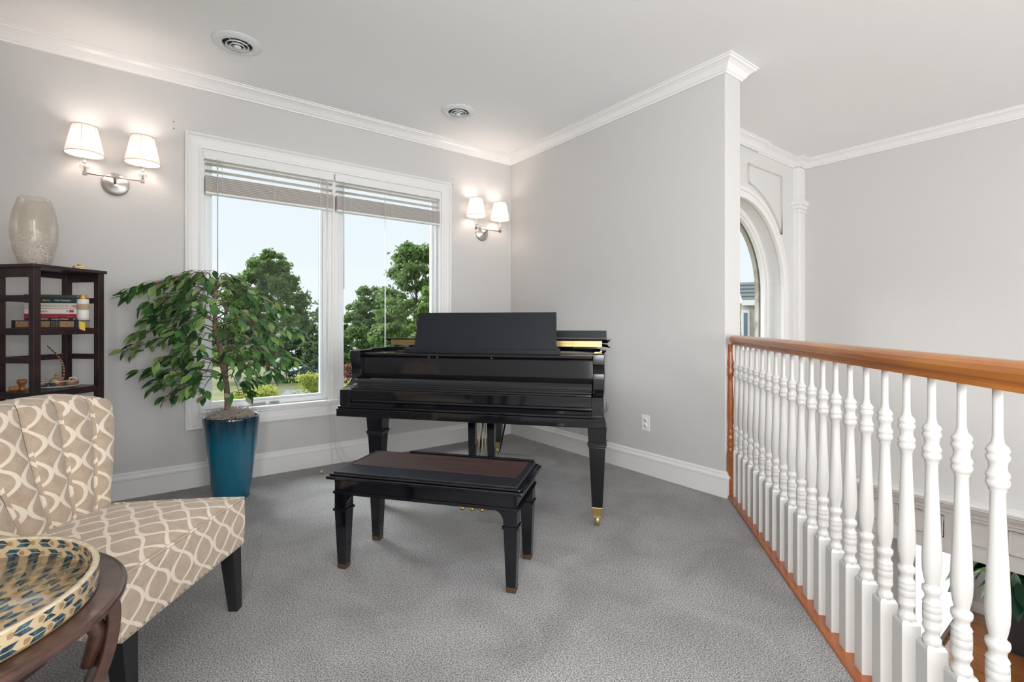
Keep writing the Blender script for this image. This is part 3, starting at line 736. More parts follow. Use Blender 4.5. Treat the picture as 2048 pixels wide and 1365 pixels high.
for (dz, e) in ((.452, 0), (.44, .004), (.35, .006), (.262, .0), (.255, -.004)):
    for (x, y) in per:
        l_ = math.hypot(x, y); vs.append((x + e * x / l_, y + e * y / l_, dz))
fs = [(i * k + j, i * k + (j + 1) % k, (i + 1) * k + (j + 1) % k, (i + 1) * k + j) for i in range(4) for j in range(k)]
fs.append(tuple(range(4 * k, 5 * k))[::-1]); m.add(vs, fs, 0, False)
st = m.build('seat', FAB, ch, uv=True)
MB().tube([(x, y, .4535) for x, y in per], .0055, 6).build('piping', FAB, st, uv=True)
m = MB()
def nails(a, b):
    n_ = int(math.dist(a, b) / .026)
    for i in range(n_ + 1):
        t = i / n_; m.lathe([(0, .004), (.003, .003), (.0042, 0)], 8, M=tr(lin(a[0], b[0], t), lin(a[1], b[1], t), .266))
nails((.256, -.32), (.256, .32)); nails((-.2, -.272), (.24, -.33)); nails((-.2, .272), (.24, .33))
m.build('nailheads', mat('nail_pewter', (.45, .42, .38), .35, .9), st)
# back: five channels
def back_half(r): return interp([(0, .215), (.2, .245), (.45, .295), (.7, .335), (.85, .345), (.93, .337), (.975, .312), (1.0, .275)], r)
def back_pt(u, v, front=True):
    r = v; s = 2 * u - 1; h = back_half(r)
    y = s * h
    z = lin(.42, .915, r) + .018 * (1 - s * s) * r
    if r > .9: z -= (abs(s) ** 4) * .03 * ((r - .9) / .1)
    xb = lin(-.268, -.372, r)
    f = (u * 5) % 1.0
    ch_ = .028 * (abs(math.sin(PI * f)) ** .55)
    ed = math.sqrt(max(0, 1 - abs(s) ** 12)) * math.sqrt(max(0, 1 - max(0, (r - .90) / .1) ** 2)) if r < 1 else 0
    x = xb + (ch_ + .045) * ed if front else xb - .03 * max(ed, 0)
    return (x, y, z)
m = MB(); m.grid(lambda u, v: back_pt(u, v), 60, 40); m.grid(lambda u, v: back_pt(u, v, False), 60, 40, flip=True)
bk = m.build('backrest', FAB, ch, uv=True, recalc=True)
m = MB()
for c in range(1, 5):
    m.tube([tuple(Vector(back_pt(c / 5, r / 30)) + Vector((.001, 0, 0))) for r in range(1, 30)], .0018, 5)
m.build('seam', mat('seam_dark', (.10, .075, .055), .9), bk)
CL = mat('chair_leg_black', (.012, .012, .014), .35)
for (x, y, s) in ((.215, .285, 1), (.215, -.285, 1), (-.23, .22, -1), (-.23, -.22, -1)):
    m = MB(); vs = []
    for (z, a, o) in ((0, .019, .022 if s > 0 else -.05), (.258, .030, 0)):
        for ax_, ay_ in ((-1, -1), (1, -1), (1, 1), (-1, 1)): vs.append((x + o + ax_ * a, y + ay_ * a, z))
    m.add(vs, [(3, 2, 1, 0), (4, 5, 6, 7), (0, 1, 5, 4), (1, 2, 6, 5), (2, 3, 7, 6), (3, 0, 4, 7)]); m.build('leg', CL, ch, bevel=.002)

# ================================================================== round side table and tray
tbx, tby = W(-1.173, .903)
tb = thing('side_table', 'round dark wooden side table under the inlaid tray', 'table', (tbx, tby, 0), -TH)
R = .3596
MB().lathe([(0, .594), (R - .03, .594), (R - .012, .598), (R - .001, .607), (R, .613), (R - .004, .6185), (R - .012, .62), (R - .075, .616), (R - .085, .6185), (0, .6185)], 96).build('table_top', TABLEW, tb)
MB().lathe([(.10, .52), (.26, .53), (.27, .56), (.27, .594), (.10, .594)], 64).build('apron_ring', TABLEW, tb)
m0 = None
for k in range(4):
    a = k * PI / 2 + math.radians(48)
    m = MB(); ca, sa = math.cos(a), math.sin(a)
    path = [(.20, .585), (.27, .590), (.318, .572), (.335, .53), (.325, .44), (.285, .32), (.255, .2), (.26, .1), (.30, .0)]
    pp = catmull(path, 6)
    vs = []
    for (r, z) in pp:
        for (dw, dt) in ((-.034, -.012), (.034, -.012), (.034, .012), (-.034, .012)):
            rr = r + dt; vs.append((rr * ca - dw * sa, rr * sa + dw * ca, max(z, 0) + (dt * .5 if z > .5 else 0)))
    n_ = len(pp); fs = [(i * 4 + e, i * 4 + (e + 1) % 4, i * 4 + 4 + (e + 1) % 4, i * 4 + 4 + e) for i in range(n_ - 1) for e in range(4)] + [(0, 1, 2, 3), tuple(range(4 * n_ - 4, 4 * n_))]
    m.add(vs, fs, 0, True); m.build('leg', TABLEW, tb, bevel=.003)
    m = MB(); m.tube([(.12 * math.cos(a + .0), .12 * math.sin(a), .50), (.22 * ca, .22 * sa, .535), (.285 * ca, .285 * sa, .535), (.312 * ca, .312 * sa, .48), (.29 * ca, .29 * sa, .41)], [.018, .02, .022, .02, .014], 12); m.build('bracket', TABLEW, tb)
MB().lathe([(0, .18), (.20, .18), (.215, .187), (.215, .197), (.20, .20), (0, .20)], 48).build('lower_shelf', TABLEW, tb)

def tray_mat(name, mode):
    m = bpy.data.materials.new(name); m.use_nodes = True
    N = m.node_tree.nodes; L = m.node_tree.links; b = N['Principled BSDF']; b.inputs['Roughness'].default_value = .16; b.inputs['Coat Weight'].default_value = .6
    uv = N.new('ShaderNodeUVMap'); sx = N.new('ShaderNodeSeparateXYZ'); L.new(uv.outputs[0], sx.inputs[0])
    def M_(op, a, b_=None, c=None):
        n = N.new('ShaderNodeMath'); n.operation = op
        for i, v in enumerate((a, b_, c)):
            if v is None: continue
            if isinstance(v, (int, float)): n.inputs[i].default_value = v
            else: L.new(v, n.inputs[i])
        return n.outputs[0]
    PX, PY = .050, (.0245 if mode == 'side' else .034)
    U = M_('DIVIDE', sx.outputs['X'], PX); V = M_('DIVIDE', sx.outputs['Y'], PY)
    row = M_('FLOOR', V)
    U2 = M_('ADD', U, M_('MULTIPLY', M_('MODULO', row, 2.0), .5))
    cell = M_('FLOOR', U2)
    u = M_('SUBTRACT', M_('FRACT', U2), .5); v = M_('SUBTRACT', M_('FRACT', V), .5)
    wn = N.new('ShaderNodeTexWhiteNoise'); wn.noise_dimensions = '2D'; cb = N.new('ShaderNodeCombineXYZ'); L.new(cell, cb.inputs[0]); L.new(row, cb.inputs[1]); L.new(cb.outputs[0], wn.inputs['Vector'])
    rnd = wn.outputs['Value']
    # chevron arrow: |v| shears u
    flip = M_('SUBTRACT', M_('MULTIPLY', M_('GREATER_THAN', rnd, .5), 2), 1)
    uu = M_('ADD', M_('MULTIPLY', u, flip), M_('MULTIPLY', M_('ABSOLUTE', v), .55))
    inside = M_('MULTIPLY', M_('LESS_THAN', M_('ABSOLUTE', M_('SUBTRACT', uu, .10)), .24), M_('LESS_THAN', M_('ABSOLUTE', v), .40))
    gap = M_('GREATER_THAN', M_('ABSOLUTE', v), .03)
    inside = M_('MULTIPLY', inside, gap)
    dots = M_('LESS_THAN', M_('ADD', M_('POWER', M_('MULTIPLY', M_('ADD', u, .40), 1.6), 2), M_('POWER', v, 2)), .05)
    nz = N.new('ShaderNodeTexNoise'); nz.inputs['Scale'].default_value = 60; nz.inputs['Detail'].default_value = 3; L.new(uv.outputs[0], nz.inputs['Vector'])
    r1 = N.new('ShaderNodeValToRGB'); r1.color_ramp.elements[0].position = .4; r1.color_ramp.elements[1].position = .66
    r1.color_ramp.elements[0].color = (.012, .035, .06, 1); r1.color_ramp.elements[1].color = (.08, .16, .18, 1); L.new(nz.outputs['Fac'], r1.inputs[0])
    base = (.58, .45, .27, 1) if mode == 'side' else (.52, .36, .19, 1)
    mx = N.new('ShaderNodeMix'); mx.data_type = 'RGBA'; mx.inputs[6].default_value = base; mx.inputs[7].default_value = (.34, .23, .12, 1); L.new(dots, mx.inputs[0])
    m2 = N.new('ShaderNodeMix'); m2.data_type = 'RGBA'; L.new(mx.outputs[2], m2.inputs[6]); L.new(r1.outputs[0], m2.inputs[7]); L.new(inside, m2.inputs[0])
    L.new(m2.outputs[2], b.inputs['Base Color'])
    bp = N.new('ShaderNodeBump'); bp.inputs['Strength'].default_value = .25; bp.inputs['Distance'].default_value = .002; L.new(nz.outputs['Fac'], bp.inputs['Height']); L.new(bp.outputs[0], b.inputs['Normal'])
    return m
TS, TBm = tray_mat('bone_inlay_side', 'side'), tray_mat('bone_inlay_floor', 'floor')
RIM = mat('tray_rim_bone', (.66, .55, .40), .35, noise=(50, (.55, .42, .28), 3, .4, .6))
ty_ = thing('serving_tray', 'round bone-inlay tray with dark blue leaf pattern on the side table', 'tray', (tbx, tby, .621), -TH)
RO, RI, TH_ = .309, .298, .047
SEG = 120
def wall_mesh(name, r, inner, mt):
    me_v = []; me_f = []; uvs = []
    hz = (0, .012, .020, .032, .040, TH_)
    for j, z in enumerate(hz):
        for k_ in range(SEG + 1):
            a = 2 * PI * k_ / SEG; rr = r + (.0) * z; me_v.append((rr * math.cos(a), rr * math.sin(a), z)); uvs.append((a * r, z))
    skip = set()
    for cen in (math.radians(30), math.radians(210)):
        for k_ in range(SEG):
            a = 2 * PI * (k_ + .5) / SEG
            if abs(a - cen) < .17: skip.add(k_)
    for j in range(len(hz) - 1):
        for k_ in range(SEG):
            if j in (2,) and k_ in skip: continue
            a = j * (SEG + 1) + k_; q = (a, a + 1, a + SEG + 2, a + SEG + 1); me_f.append(q[::-1] if inner else q)
    me = bpy.data.meshes.new(name); me.from_pydata(me_v, [], me_f); me.materials.append(mt)
    l = me.uv_layers.new(name='UVMap')
    for p in me.polygons:
        p.use_smooth = True
        for li in p.loop_indices: l.data[li].uv = uvs[me.loops[li].vertex_index]
    o = bpy.data.objects.new(name, me); COL.objects.link(o); o.parent = ty_; return o, skip
so, skip = wall_mesh('tray_wall', RO, False, TS)
si, _ = wall_mesh('tray_lining', RI, True, TS)
m = MB(); m.lathe([(RI - .0005, TH_ - .0005), (RI, TH_ + .003), (RO, TH_ + .003), (RO + .0008, TH_ - .0005)], SEG, caps=False)
for cen in (math.radians(30), math.radians(210)):
    for z in (.020, .032):
        aa = [cen - .172 + .344 * i / 12 for i in range(13)]
        vs = []
        for a in aa: vs += [(RI * math.cos(a), RI * math.sin(a), z), (RO * math.cos(a), RO * math.sin(a), z)]
        m.add(vs, [(2 * i, 2 * i + 1, 2 * i + 3, 2 * i + 2) for i in range(12)])
    for a in (cen - .172, cen + .172):
        m.add([(r * math.cos(a), r * math.sin(a), z) for r in (RI, RO) for z in (.020, .032)], [(0, 1, 3, 2)])
m.build('tray_rim', RIM, ty_, recalc=False)
MB().lathe([(0, 0), (RO, 0), (RO, .005), (0, .005)], SEG).build('tray_bottom', TBm, ty_, uv=True)

# ================================================================== ficus in blue pot
fxp, fyp = W(-1.941, 3.36)
pl = thing('potted_ficus', 'leafy artificial ficus tree in a tall teal glazed pot', 'plant', (fxp, fyp, 0), -TH)
def pot_mat():
    m = bpy.data.materials.new('teal_glaze'); m.use_nodes = True
    N = m.node_tree.nodes; L = m.node_tree.links; b = N['Principled BSDF']; b.inputs['Roughness'].default_value = .12; b.inputs['Coat Weight'].default_value = .7
    tc = N.new('ShaderNodeTexCoord'); sp = N.new('ShaderNodeSeparateXYZ'); L.new(tc.outputs['Object'], sp.inputs[0])
    mp = N.new('ShaderNodeMapping'); mp.inputs['Scale'].default_value = (38, 38, 1.5); L.new(tc.outputs['Object'], mp.inputs[0])
    nz = N.new('ShaderNodeTexNoise'); nz.inputs['Scale'].default_value = 1; nz.inputs['Detail'].default_value = 3; L.new(mp.outputs[0], nz.inputs['Vector'])
    a = N.new('ShaderNodeMath'); a.operation = 'MULTIPLY_ADD'; L.new(nz.outputs['Fac'], a.inputs[0]); a.inputs[1].default_value = -.26
    L.new(sp.outputs['Z'], a.inputs[2])
    r = N.new('ShaderNodeValToRGB'); e = r.color_ramp.elements; e[0].position = .22; e[0].color = (.004, .115, .19, 1); e[1].position = .44; e[1].color = (.006, .012, .022, 1)
    L.new(a.outputs[0], r.inputs[0])
    n2 = N.new('ShaderNodeTexNoise'); n2.inputs['Scale'].default_value = 45; n2.inputs['Detail'].default_value = 5; L.new(tc.outputs['Object'], n2.inputs['Vector'])
    mx = N.new('ShaderNodeMix'); mx.data_type = 'RGBA'; mx.blend_type = 'MULTIPLY'; mx.inputs[0].default_value = .6; L.new(r.outputs[0], mx.inputs[6]); L.new(n2.outputs['Color'], mx.inputs[7])
    L.new(r.outputs[0], b.inputs['Base Color'])
    return m
MB().lathe([(0, 0), (.106, 0), (.112, .006), (.122, .08), (.139, .22), (.158, .38), (.169, .50), (.174, .548), (.174, .560), (.170, .566), (.163, .562), (.161, .545), (.158, .50), (0, .50)], 56).build('pot', pot_mat(), pl)
random.seed(3)
MB().lathe([(0, .575), (.07, .570), (.125, .558), (.154, .545), (.161, .53)], 32, caps=False).build('soil', mat('soil_dark', (.03, .022, .016), .95), pl)
m = MB()
for k in range(1000):
    a = random.uniform(0, 2 * PI); r = .150 * math.sqrt(random.random()); z = .560 + .045 * (1 - (r / .153) ** 2) * random.uniform(.4, 1)
    p = Vector((r * math.cos(a), r * math.sin(a), z)); pts = [p]; d = Vector((random.uniform(-1, 1), random.uniform(-1, 1), random.uniform(-.1, .9)))
    for j in range(4):
        d += Vector((random.uniform(-1, 1), random.uniform(-1, 1), random.uniform(-.7, .4))); p = p + d.normalized() * .014; p.z = max(p.z, .555); pts.append(p.copy())
    if all(math.hypot(q.x, q.y) < .164 for q in pts): m.tube(pts, .0014, 4, caps=False)
mo = m.build('spanish_moss', mat('moss_grey', (.46, .40, .345), .95), pl, recalc=False); mo['kind'] = 'stuff'
# trunk: survey pixels (x, y) at the trunk depth
def tp(pxx, pyy, dy=0.0):
    Y = 3.36 + dy; return ((pxx - 1024) / 971 * Y + 1.941, dy, 1.2 - (pyy - 648) / 971 * Y)
trunk = catmull([tp(455, 838), tp(455, 800), tp(452, 765), tp(446, 735), tp(441, 700), tp(432, 668), tp(430, 640), tp(429, 615), tp(430, 590), tp(428, 572)], 5)
nT = len(trunk)
BARK = mat('ficus_bark', (.16, .09, .06), .8, noise=(45, (.30, .20, .15), 4, .35, .65), bump=(90, .8, .006))
m = MB(); m.tube(trunk, [lin(.020, .010, i / nT) for i in range(nT)], 12); m.build('trunk', BARK, pl)
random.seed(21)
leaf_green = []
def leaf_mat(name, c1, c2): return transl(name, c1, .35, .35, noise=(6, c2))
LM = [leaf_mat('leaf_dark', (.022, .075, .025), (.05, .13, .035)), leaf_mat('leaf_mid', (.05, .17, .04), (.12, .27, .07)), leaf_mat('leaf_light', (.20, .36, .09), (.34, .46, .17)), leaf_mat('leaf_pale', (.52, .46, .34), (.38, .42, .22))]
lm = MB(); br = MB()
def add_leaf(mb, p, d, up, L_, wd, mi, droop=.5):
    d = d.normalized(); s = d.cross(up)
    if s.length < 1e-3: s = Vector((1, 0, 0))
    s.normalize(); nn = s.cross(d)
    rows = ((0, .04), (.18, .62), (.42, 1.0), (.66, .78), (.86, .36), (1.0, .02))
    vs = []
    for (t, k) in rows:
        c = p + d * (L_ * t) - nn * (L_ * .12 * t * t * droop * 2)
        vs += [c + s * (wd * k) + nn * (wd * .22 * k), c, c - s * (wd * k) + nn * (wd * .22 * k)]
    fs = []
    for i in range(5):
        a = i * 3; fs += [(a, a + 1, a + 4, a + 3), (a + 1, a + 2, a + 5, a + 4)]
    mb.add(vs, fs, mi, True)
# branch ends as seen in the photograph, each with its own reach towards or away from the window
ends = [(262, 588, .0), (290, 575, .15), (300, 640, -.1), (275, 668, .05), (262, 700, 0), (330, 720, -.15), (316, 770, -.1), (345, 795, .0), (300, 742, .05), (352, 660, -.3), (345, 600, .25), (370, 556, .1), (350, 620, .2), (405, 560, -.1),
        (440, 575, .2), (480, 590, -.1), (560, 615, -.05), (545, 625, .1), (580, 660, -.05), (555, 672, -.2), (520, 600, .1), (505, 650, -.3), (570, 720, -.1), (590, 722, .02), (545, 748, -.2), (500, 762, -.1), (480, 790, -.25), (400, 790, -.2),
        (380, 775, -.3), (420, 640, -.35), (390, 700, -.35), (470, 690, -.35), (520, 700, -.25), (410, 750, -.35), (450, 620, -.3), (360, 680, -.25), (330, 650, -.2), (300, 610, -.1), (460, 560, 0), (490, 735, -.3), (345, 745, -.25), (390, 610, -.3)]
def room_y(p): return fyp - p[0] * ST + p[1] * CT
for (ex, ey, dy) in ends:
    E_ = Vector(tp(ex, ey, dy))
    while room_y(E_) > -.13: dy -= .04; E_ = Vector(tp(ex, ey, dy))
    ti = min(range(nT), key=lambda i: abs(trunk[i][2] - min(E_.z + .04, 1.44)) if trunk[i][2] > .80 else 9)
    B_ = Vector(trunk[ti])
    mid = (B_ + E_) / 2 + Vector((0, 0, .075))
    pts = catmull([tuple(B_), tuple(mid), tuple(E_)], 8)
    br.tube(pts, [lin(.0045, .0014, i / len(pts)) for i in range(len(pts))], 5)
    side_out = (E_ - B_); side_out.z = 0; side_out.normalize(); tang = Vector((-side_out.y, side_out.x, 0))
    for i, p in enumerate(pts):
        t = i / (len(pts) - 1)
        if t < .42: continue
        for k in range(2 if t < .85 else 4):
            sd = random.choice((-1, 1))
            off = tang * sd * random.uniform(.015, .075) + side_out * random.uniform(-.02, .04) + Vector((0, 0, random.uniform(-.025, .02)))
            q = Vector(p) + off
            if room_y(q) > -.08: continue
            if q.x * .5 - q.y * .87 > -.02 and abs(q.x * .87 + q.y * .5 + .05) < .10 and random.random() < .8: continue
            br.tube([p, tuple((Vector(p) + q) / 2 + Vector((0, 0, .01))), tuple(q)], .0011, 4, caps=False)
            d = side_out * random.uniform(.2, .9) + tang * sd * random.uniform(0, .8) + Vector((0, 0, random.uniform(-1.2, -.05)))
            up = Vector((random.gauss(0, .35), random.gauss(0, .35), 1))
            L_ = random.uniform(.068, .095); rr = random.random()
            mi = 0 if rr < .30 else 1 if rr < .74 else 2 if rr < .95 else 3
            add_leaf(lm, q, d, up, L_, L_ * .26, mi)
br.build('branches', mat('twig_brown', (.10, .065, .045), .7), pl, recalc=False)
lm.build('foliage', LM, pl, recalc=False)

# ================================================================== etagere with its things
Q66 = Vector((-2.534, 2.568)); e1 = Vector((-2.466 + 2.534, 2.959 - 2.568)); L1 = e1.length; e1.normalize()
e2 = Vector((-e1.y, e1.x)); L2 = .29
# shelf local frame: x along e1 (away from camera), y along e2 (to the left)
ox, oy = W(*Q66)
sa = math.atan2(e1.y, e1.x) - TH
sh = thing('etagere', 'open dark espresso shelf unit in the left corner behind the chair', 'shelf', (ox, oy, 0), sa)
ZT = 1.52; g = .012
for (x, y) in ((g, g), (L1 - g - .032, g), (g, L2 - g - .032), (L1 - g - .032, L2 - g - .032)):
    MB().box(x, x + .034, y, y + .034, 0, ZT - .018).build('post', ESP, sh, bevel=.001)
MB().box(0, L1, 0, L2, ZT - .018, ZT).build('top_board', ESP, sh, bevel=.002)
LV = [1.175, .83, .485, .14]
for z in LV:
    MB().box(g + .005, L1 - g - .005, g + .005, L2 - g - .005, z - .014, z).build('shelf_board', ESP, sh)
    m = MB()
    for y in (g + .004, L2 - g - .026): m.box(g + .034, L1 - g - .032, y, y + .022, z - .036, z - .0145)
    for x in (g + .004, L1 - g - .026): m.box(x, x + .022, g + .034, L2 - g - .032, z - .036, z - .0145)
    m.build('shelf_rail', ESP, sh)
for i, z in enumerate([ZT - .018] + LV[:-1]):
    m = MB(); nz = LV[i]; zm = (z + nz) / 2 - .0
    if i == 0:
        for x in (g + .004, L1 - g - .026): m.box(x, x + .022, g + .034, L2 - g - .032, z - .05, z - .0005)
        m.box(g + .034, L1 - g - .032, L2 - g - .026, L2 - g - .004, z - .03, z - .0005)
    for x in (g + .006, L1 - g - .024): m.box(x, x + .018, g + .034, L2 - g - .032, zm - .016, zm + .016)
    m.box(g + .034, L1 - g - .032, L2 - g - .024, L2 - g - .006, zm - .016, zm + .016)
    m.build('side_rail', ESP, sh)
def onshelf(X, Y): return W(X, Y)
# vase
vx, vy = W((69 - 1024) / 971 * 2.76, 2.76)
VG = bpy.data.materials.new('smoked_crackle_glass'); VG.use_nodes = True
N = VG.node_tree.nodes; L = VG.node_tree.links; N.clear()
o_ = N.new('ShaderNodeOutputMaterial'); t_ = N.new('ShaderNodeBsdfTransparent'); g_ = N.new('ShaderNodeBsdfGlossy'); d_ = N.new('ShaderNodeBsdfDiffuse'); a_ = N.new('ShaderNodeMixShader'); b_ = N.new('ShaderNodeMixShader')
t_.inputs[0].default_value = (.985, .965, .935, 1); g_.inputs['Roughness'].default_value = .04
tc = N.new('ShaderNodeTexCoord'); sp = N.new('ShaderNodeSeparateXYZ'); L.new(tc.outputs['Object'], sp.inputs[0])
vo = N.new('ShaderNodeTexVoronoi'); vo.feature = 'DISTANCE_TO_EDGE'; vo.inputs['Scale'].default_value = 85; L.new(tc.outputs['Object'], vo.inputs['Vector'])
c1 = N.new('ShaderNodeMath'); c1.operation = 'LESS_THAN'; c1.inputs[1].default_value = .10; L.new(vo.outputs['Distance'], c1.inputs[0])
zr = N.new('ShaderNodeMapRange'); zr.inputs[1].default_value = .22; zr.inputs[2].default_value = .06; zr.inputs[3].default_value = 0; zr.inputs[4].default_value = .75; L.new(sp.outputs['Z'], zr.inputs[0])
c2 = N.new('ShaderNodeMath'); c2.operation = 'MULTIPLY'; L.new(c1.outputs[0], c2.inputs[0]); L.new(zr.outputs[0], c2.inputs[1])
lw = N.new('ShaderNodeLayerWeight'); lw.inputs[0].default_value = .3
d_.inputs[0].default_value = (.80, .74, .68, 1)
bp = N.new('ShaderNodeBump'); bp.inputs['Distance'].default_value = .004; bp.inputs['Strength'].default_value = .8; L.new(c2.outputs[0], bp.inputs['Height']); L.new(bp.outputs[0], g_.inputs['Normal'])
fz = N.new('ShaderNodeMapRange'); fz.inputs[3].default_value = .02; fz.inputs[4].default_value = .42; L.new(lw.outputs['Facing'], fz.inputs[0])
L.new(fz.outputs[0], a_.inputs[0]); L.new(t_.outputs[0], a_.inputs[1]); L.new(g_.outputs[0], a_.inputs[2])
L.new(c2.outputs[0], b_.inputs[0]); L.new(a_.outputs[0], b_.inputs[1]); L.new(d_.outputs[0], b_.inputs[2]); L.new(b_.outputs[0], o_.inputs[0])
vp = [(0, 0), (.060, 0), (.064, .006), (.072, .03), (.088, .09), (.099, .15), (.103, .20), (.101, .25), (.092, .31), (.078, .365), (.068, .392), (.066, .394), (.074, .362), (.088, .308), (.096, .25), (.098, .20), (.094, .15), (.083, .09), (.066, .032), (.055, .020), (0, .018)]
tag(MB().lathe([(r * 1.0, z) for r, z in vp], 64).build('glass_vase', VG, loc=(vx, vy, ZT)), 'barrel-shaped smoky crackled glass vase on top of the dark shelf unit', 'vase')
# little gilt box
gx, gy = W((158 - 1024) / 971 * 2.90, 2.90)
gb = thing('trinket_box', 'tiny gilt glass trinket box on top of the shelf unit', 'box', (gx, gy, ZT), .3)
MB().box(-.024, .024, -.017, .017, 0, .017).build('box_body', mat('amber_glass', (.75, .52, .28), .15, .3), gb, bevel=.003)
MB().box(-.026, .026, -.019, .019, .017, .024).lathe([(0, .024), (.006, .025), (.008, .032), (.004, .038), (0, .039)], 12).build('box_lid', BRASS, gb, bevel=.002)
# books
PHI = math.radians(24); bdir = Vector((math.cos(PHI), math.sin(PHI)))
def book(Lx, Ly, z0_, z1_, ln, dp, cover, page, label, text=None, tcol=None, size=.012, roty=0, tx=.0, thick=.0022, texts=None):
    """(Lx, Ly): survey position of the spine's left end"""
    x, y = W(Lx, Ly); t = thing('book', label, 'book', (x, y, z0_), PHI - TH + roty, 'books stacked on the shelf unit')
    h = z1_ - z0_
    m = MB(); m.box(0, ln, .0, .003, 0, h); m.box(0, ln, 0, dp, 0, thick); m.box(0, ln, 0, dp, h - thick, h); m.build('cover', cover, t, bevel=.0008)
    MB().box(.003, ln - .003, .003, dp - .004, thick, h - thick).build('pages', page, t)
    for (s, xx, zz, sz, col) in (texts or []):
        cu = bpy.data.curves.new('title', 'FONT'); cu.body = s; cu.size = sz; cu.extrude = .00015; cu.align_y = 'CENTER'
        cu.materials.append(col); tmp = bpy.data.objects.new('tmp', cu); COL.objects.link(tmp)
        dg = bpy.context.evaluated_depsgraph_get(); me = bpy.data.meshes.new_from_object(tmp.evaluated_get(dg)); bpy.data.objects.remove(tmp)
        to = bpy.data.objects.new('title_lettering', me); COL.objects.link(to); to.parent = t; to.location = (xx, -.0003, zz * h); to.rotation_euler = (PI / 2, 0, 0)
    return t
PAGE = mat('book_pages', (.62, .55, .42), .8); PAGEW = mat('book_pages_white', (.72, .68, .6), .8)
cGrn = mat('book_dark_green', (.012, .035, .032), .4); cIv = mat('book_ivory', (.62, .56, .50), .5); cWh = mat('book_white', (.75, .69, .63), .5)
cRed = mat('book_red', (.30, .012, .025), .4); cBlk = mat('book_black', (.014, .011, .012), .4); cTan = mat('book_gilt_tan', (.42, .25, .12), .45, noise=(160, (.20, .10, .05), 2, .45, .6)); cNavy = mat('book_leather', (.012, .014, .018), .4)
TW = mat('ink_white', (.75, .73, .7), .6); TY = mat('ink_gold', (.62, .45, .06), .6); TK = mat('ink_dark', (.06, .06, .07), .6); TG = mat('ink_grey', (.28, .27, .27), .6); TR = mat('ink_red', (.42, .06, .05), .6); TO = mat('ink_red_box', (.5, .16, .13), .6)
LB = Vector((-2.785, 2.70))
t = book(LB.x, LB.y, 1.1755, 1.2195, .292, .185, cNavy, PAGE, 'thick leather book with tan gilt spine panels, lowest in the stack')
m = MB()
for a, b in ((.018, .075), (.105, .165), (.208, .272)): m.box(a, b, -.0008, .0, .005, .039)
m.build('spine_panel', cTan, t)
m = MB()
for a in (.171, .178, .186, .193, .2): m.box(a, a + .0022, -.0011, 0, .003, .041)
m.box(.255, .266, -.0012, -.0008, .018, .027); m.build('spine_gilding', mat('gilt_line', (.25, .22, .15), .4, .4), t)
SB = LB + bdir * .052 + Vector((-math.sin(PHI), math.cos(PHI))) * .004
stack = [(1.2200, 1.2325, .238, cBlk, 'thin black paperback with italic white title, second from the bottom of the stack', [('PROPHET', .06, .5, .0105, TW), ('KAHLIL GIBRAN', .118, .5, .0105, TW), ('17', .215, .5, .0105, TW)], 0),
         (1.2330, 1.2565, .238, cRed, 'dark red book in the middle of the stack, between the black and white ones', [('ABCDE', .0, -9, .001, TW)], 0),
         (1.2570, 1.2865, .234, cWh, 'white book with red square on the spine, above the dark red one', [('Darwin', .038, .5, .021, TK)], 1),
         (1.2870, 1.3185, .234, cIv, 'ivory book with grey capital lettering under the dark green one', [('CLOSING OF THE', -.06, -9, .001, TG), ('G\u00b7 AMERICAN MIND \u00b7 BLOOM', .052, .5, .0155, TG)], 2),
         (1.3190, 1.3495, .234, cGrn, 'dark green book with yellow and white title, second from the top', [('an diary', .056, .5, .018, TY), ('Che Guevara', .132, .5, .0135, TW)], 3),
         (1.3500, 1.3660, .232, mat('book_charcoal', (.05, .055, .065), .35), 'thin charcoal book on the very top of the stack', [], 4)]
for (za, zb, ln, cv, lab, tx_, kx) in stack:
    tx_ = [q for q in tx_ if q[2] > -5]
    off = random.uniform(-.002, .002); P = SB + bdir * off
    t = book(P.x, P.y, za, zb, ln, .155, cv, PAGEW, lab, texts=tx_)
    if kx == 1:
        MB().box(.196, .218, -.0004, 0, .008, .023).build('spine_stamp', TR, t); MB().box(.184, .190, -.0004, 0, .006, .022).build('spine_mark', TG, t)
        MB().box(0, .234, -.0003, 0, .0278, .0293).build('spine_edge_line', TR, t)
    if kx == 2: MB().box(.212, .228, -.0004, 0, .008, .022).build('spine_stamp', TO, t)
    if cv == cRed: MB().box(.055, .20, -.0004, 0, .0175, .0185).box(.055, .21, -.0004, 0, .007, .0085).build('spine_line', mat('ink_pink', (.55, .2, .2), .6), t)
# jar and yellow tag
jp = Vector(((166 - 1024) / 971 * 2.84, 2.84)); jx, jy = W(*jp)
j = thing('ceramic_jar', 'small white cup with tan sleeve and gold cap beside the book stack', 'jar', (jx, jy, 1.2200), 0)
MB().lathe([(0, 0), (.022, 0), (.024, .004), (.026, .006), (.029, .02), (.029, .05), (.028, .062), (0, .062)], 28).build('lower_body', mat('jar_white', (.78, .76, .73), .35), j)
MB().lathe([(.0275, .062), (.0285, .064), (.028, .092), (.027, .094), (0, .094)], 28).build('tan_band', mat('kraft_band', (.50, .34, .20), .7), j)
MB().lathe([(.027, .094), (.028, .096), (.028, .122), (.026, .124), (0, .124)], 28).build('upper_body', MATS['jar_white'], j)
MB().lathe([(0, .124), (.016, .124), (.017, .128), (.017, .148), (.015, .150), (0, .150)], 20).build('cap', mat('cap_gold', (.60, .33, .08), .35, .3), j)
gp = LB + bdir * .296; gx2, gy2 = W(gp.x - .0, gp.y - .004)
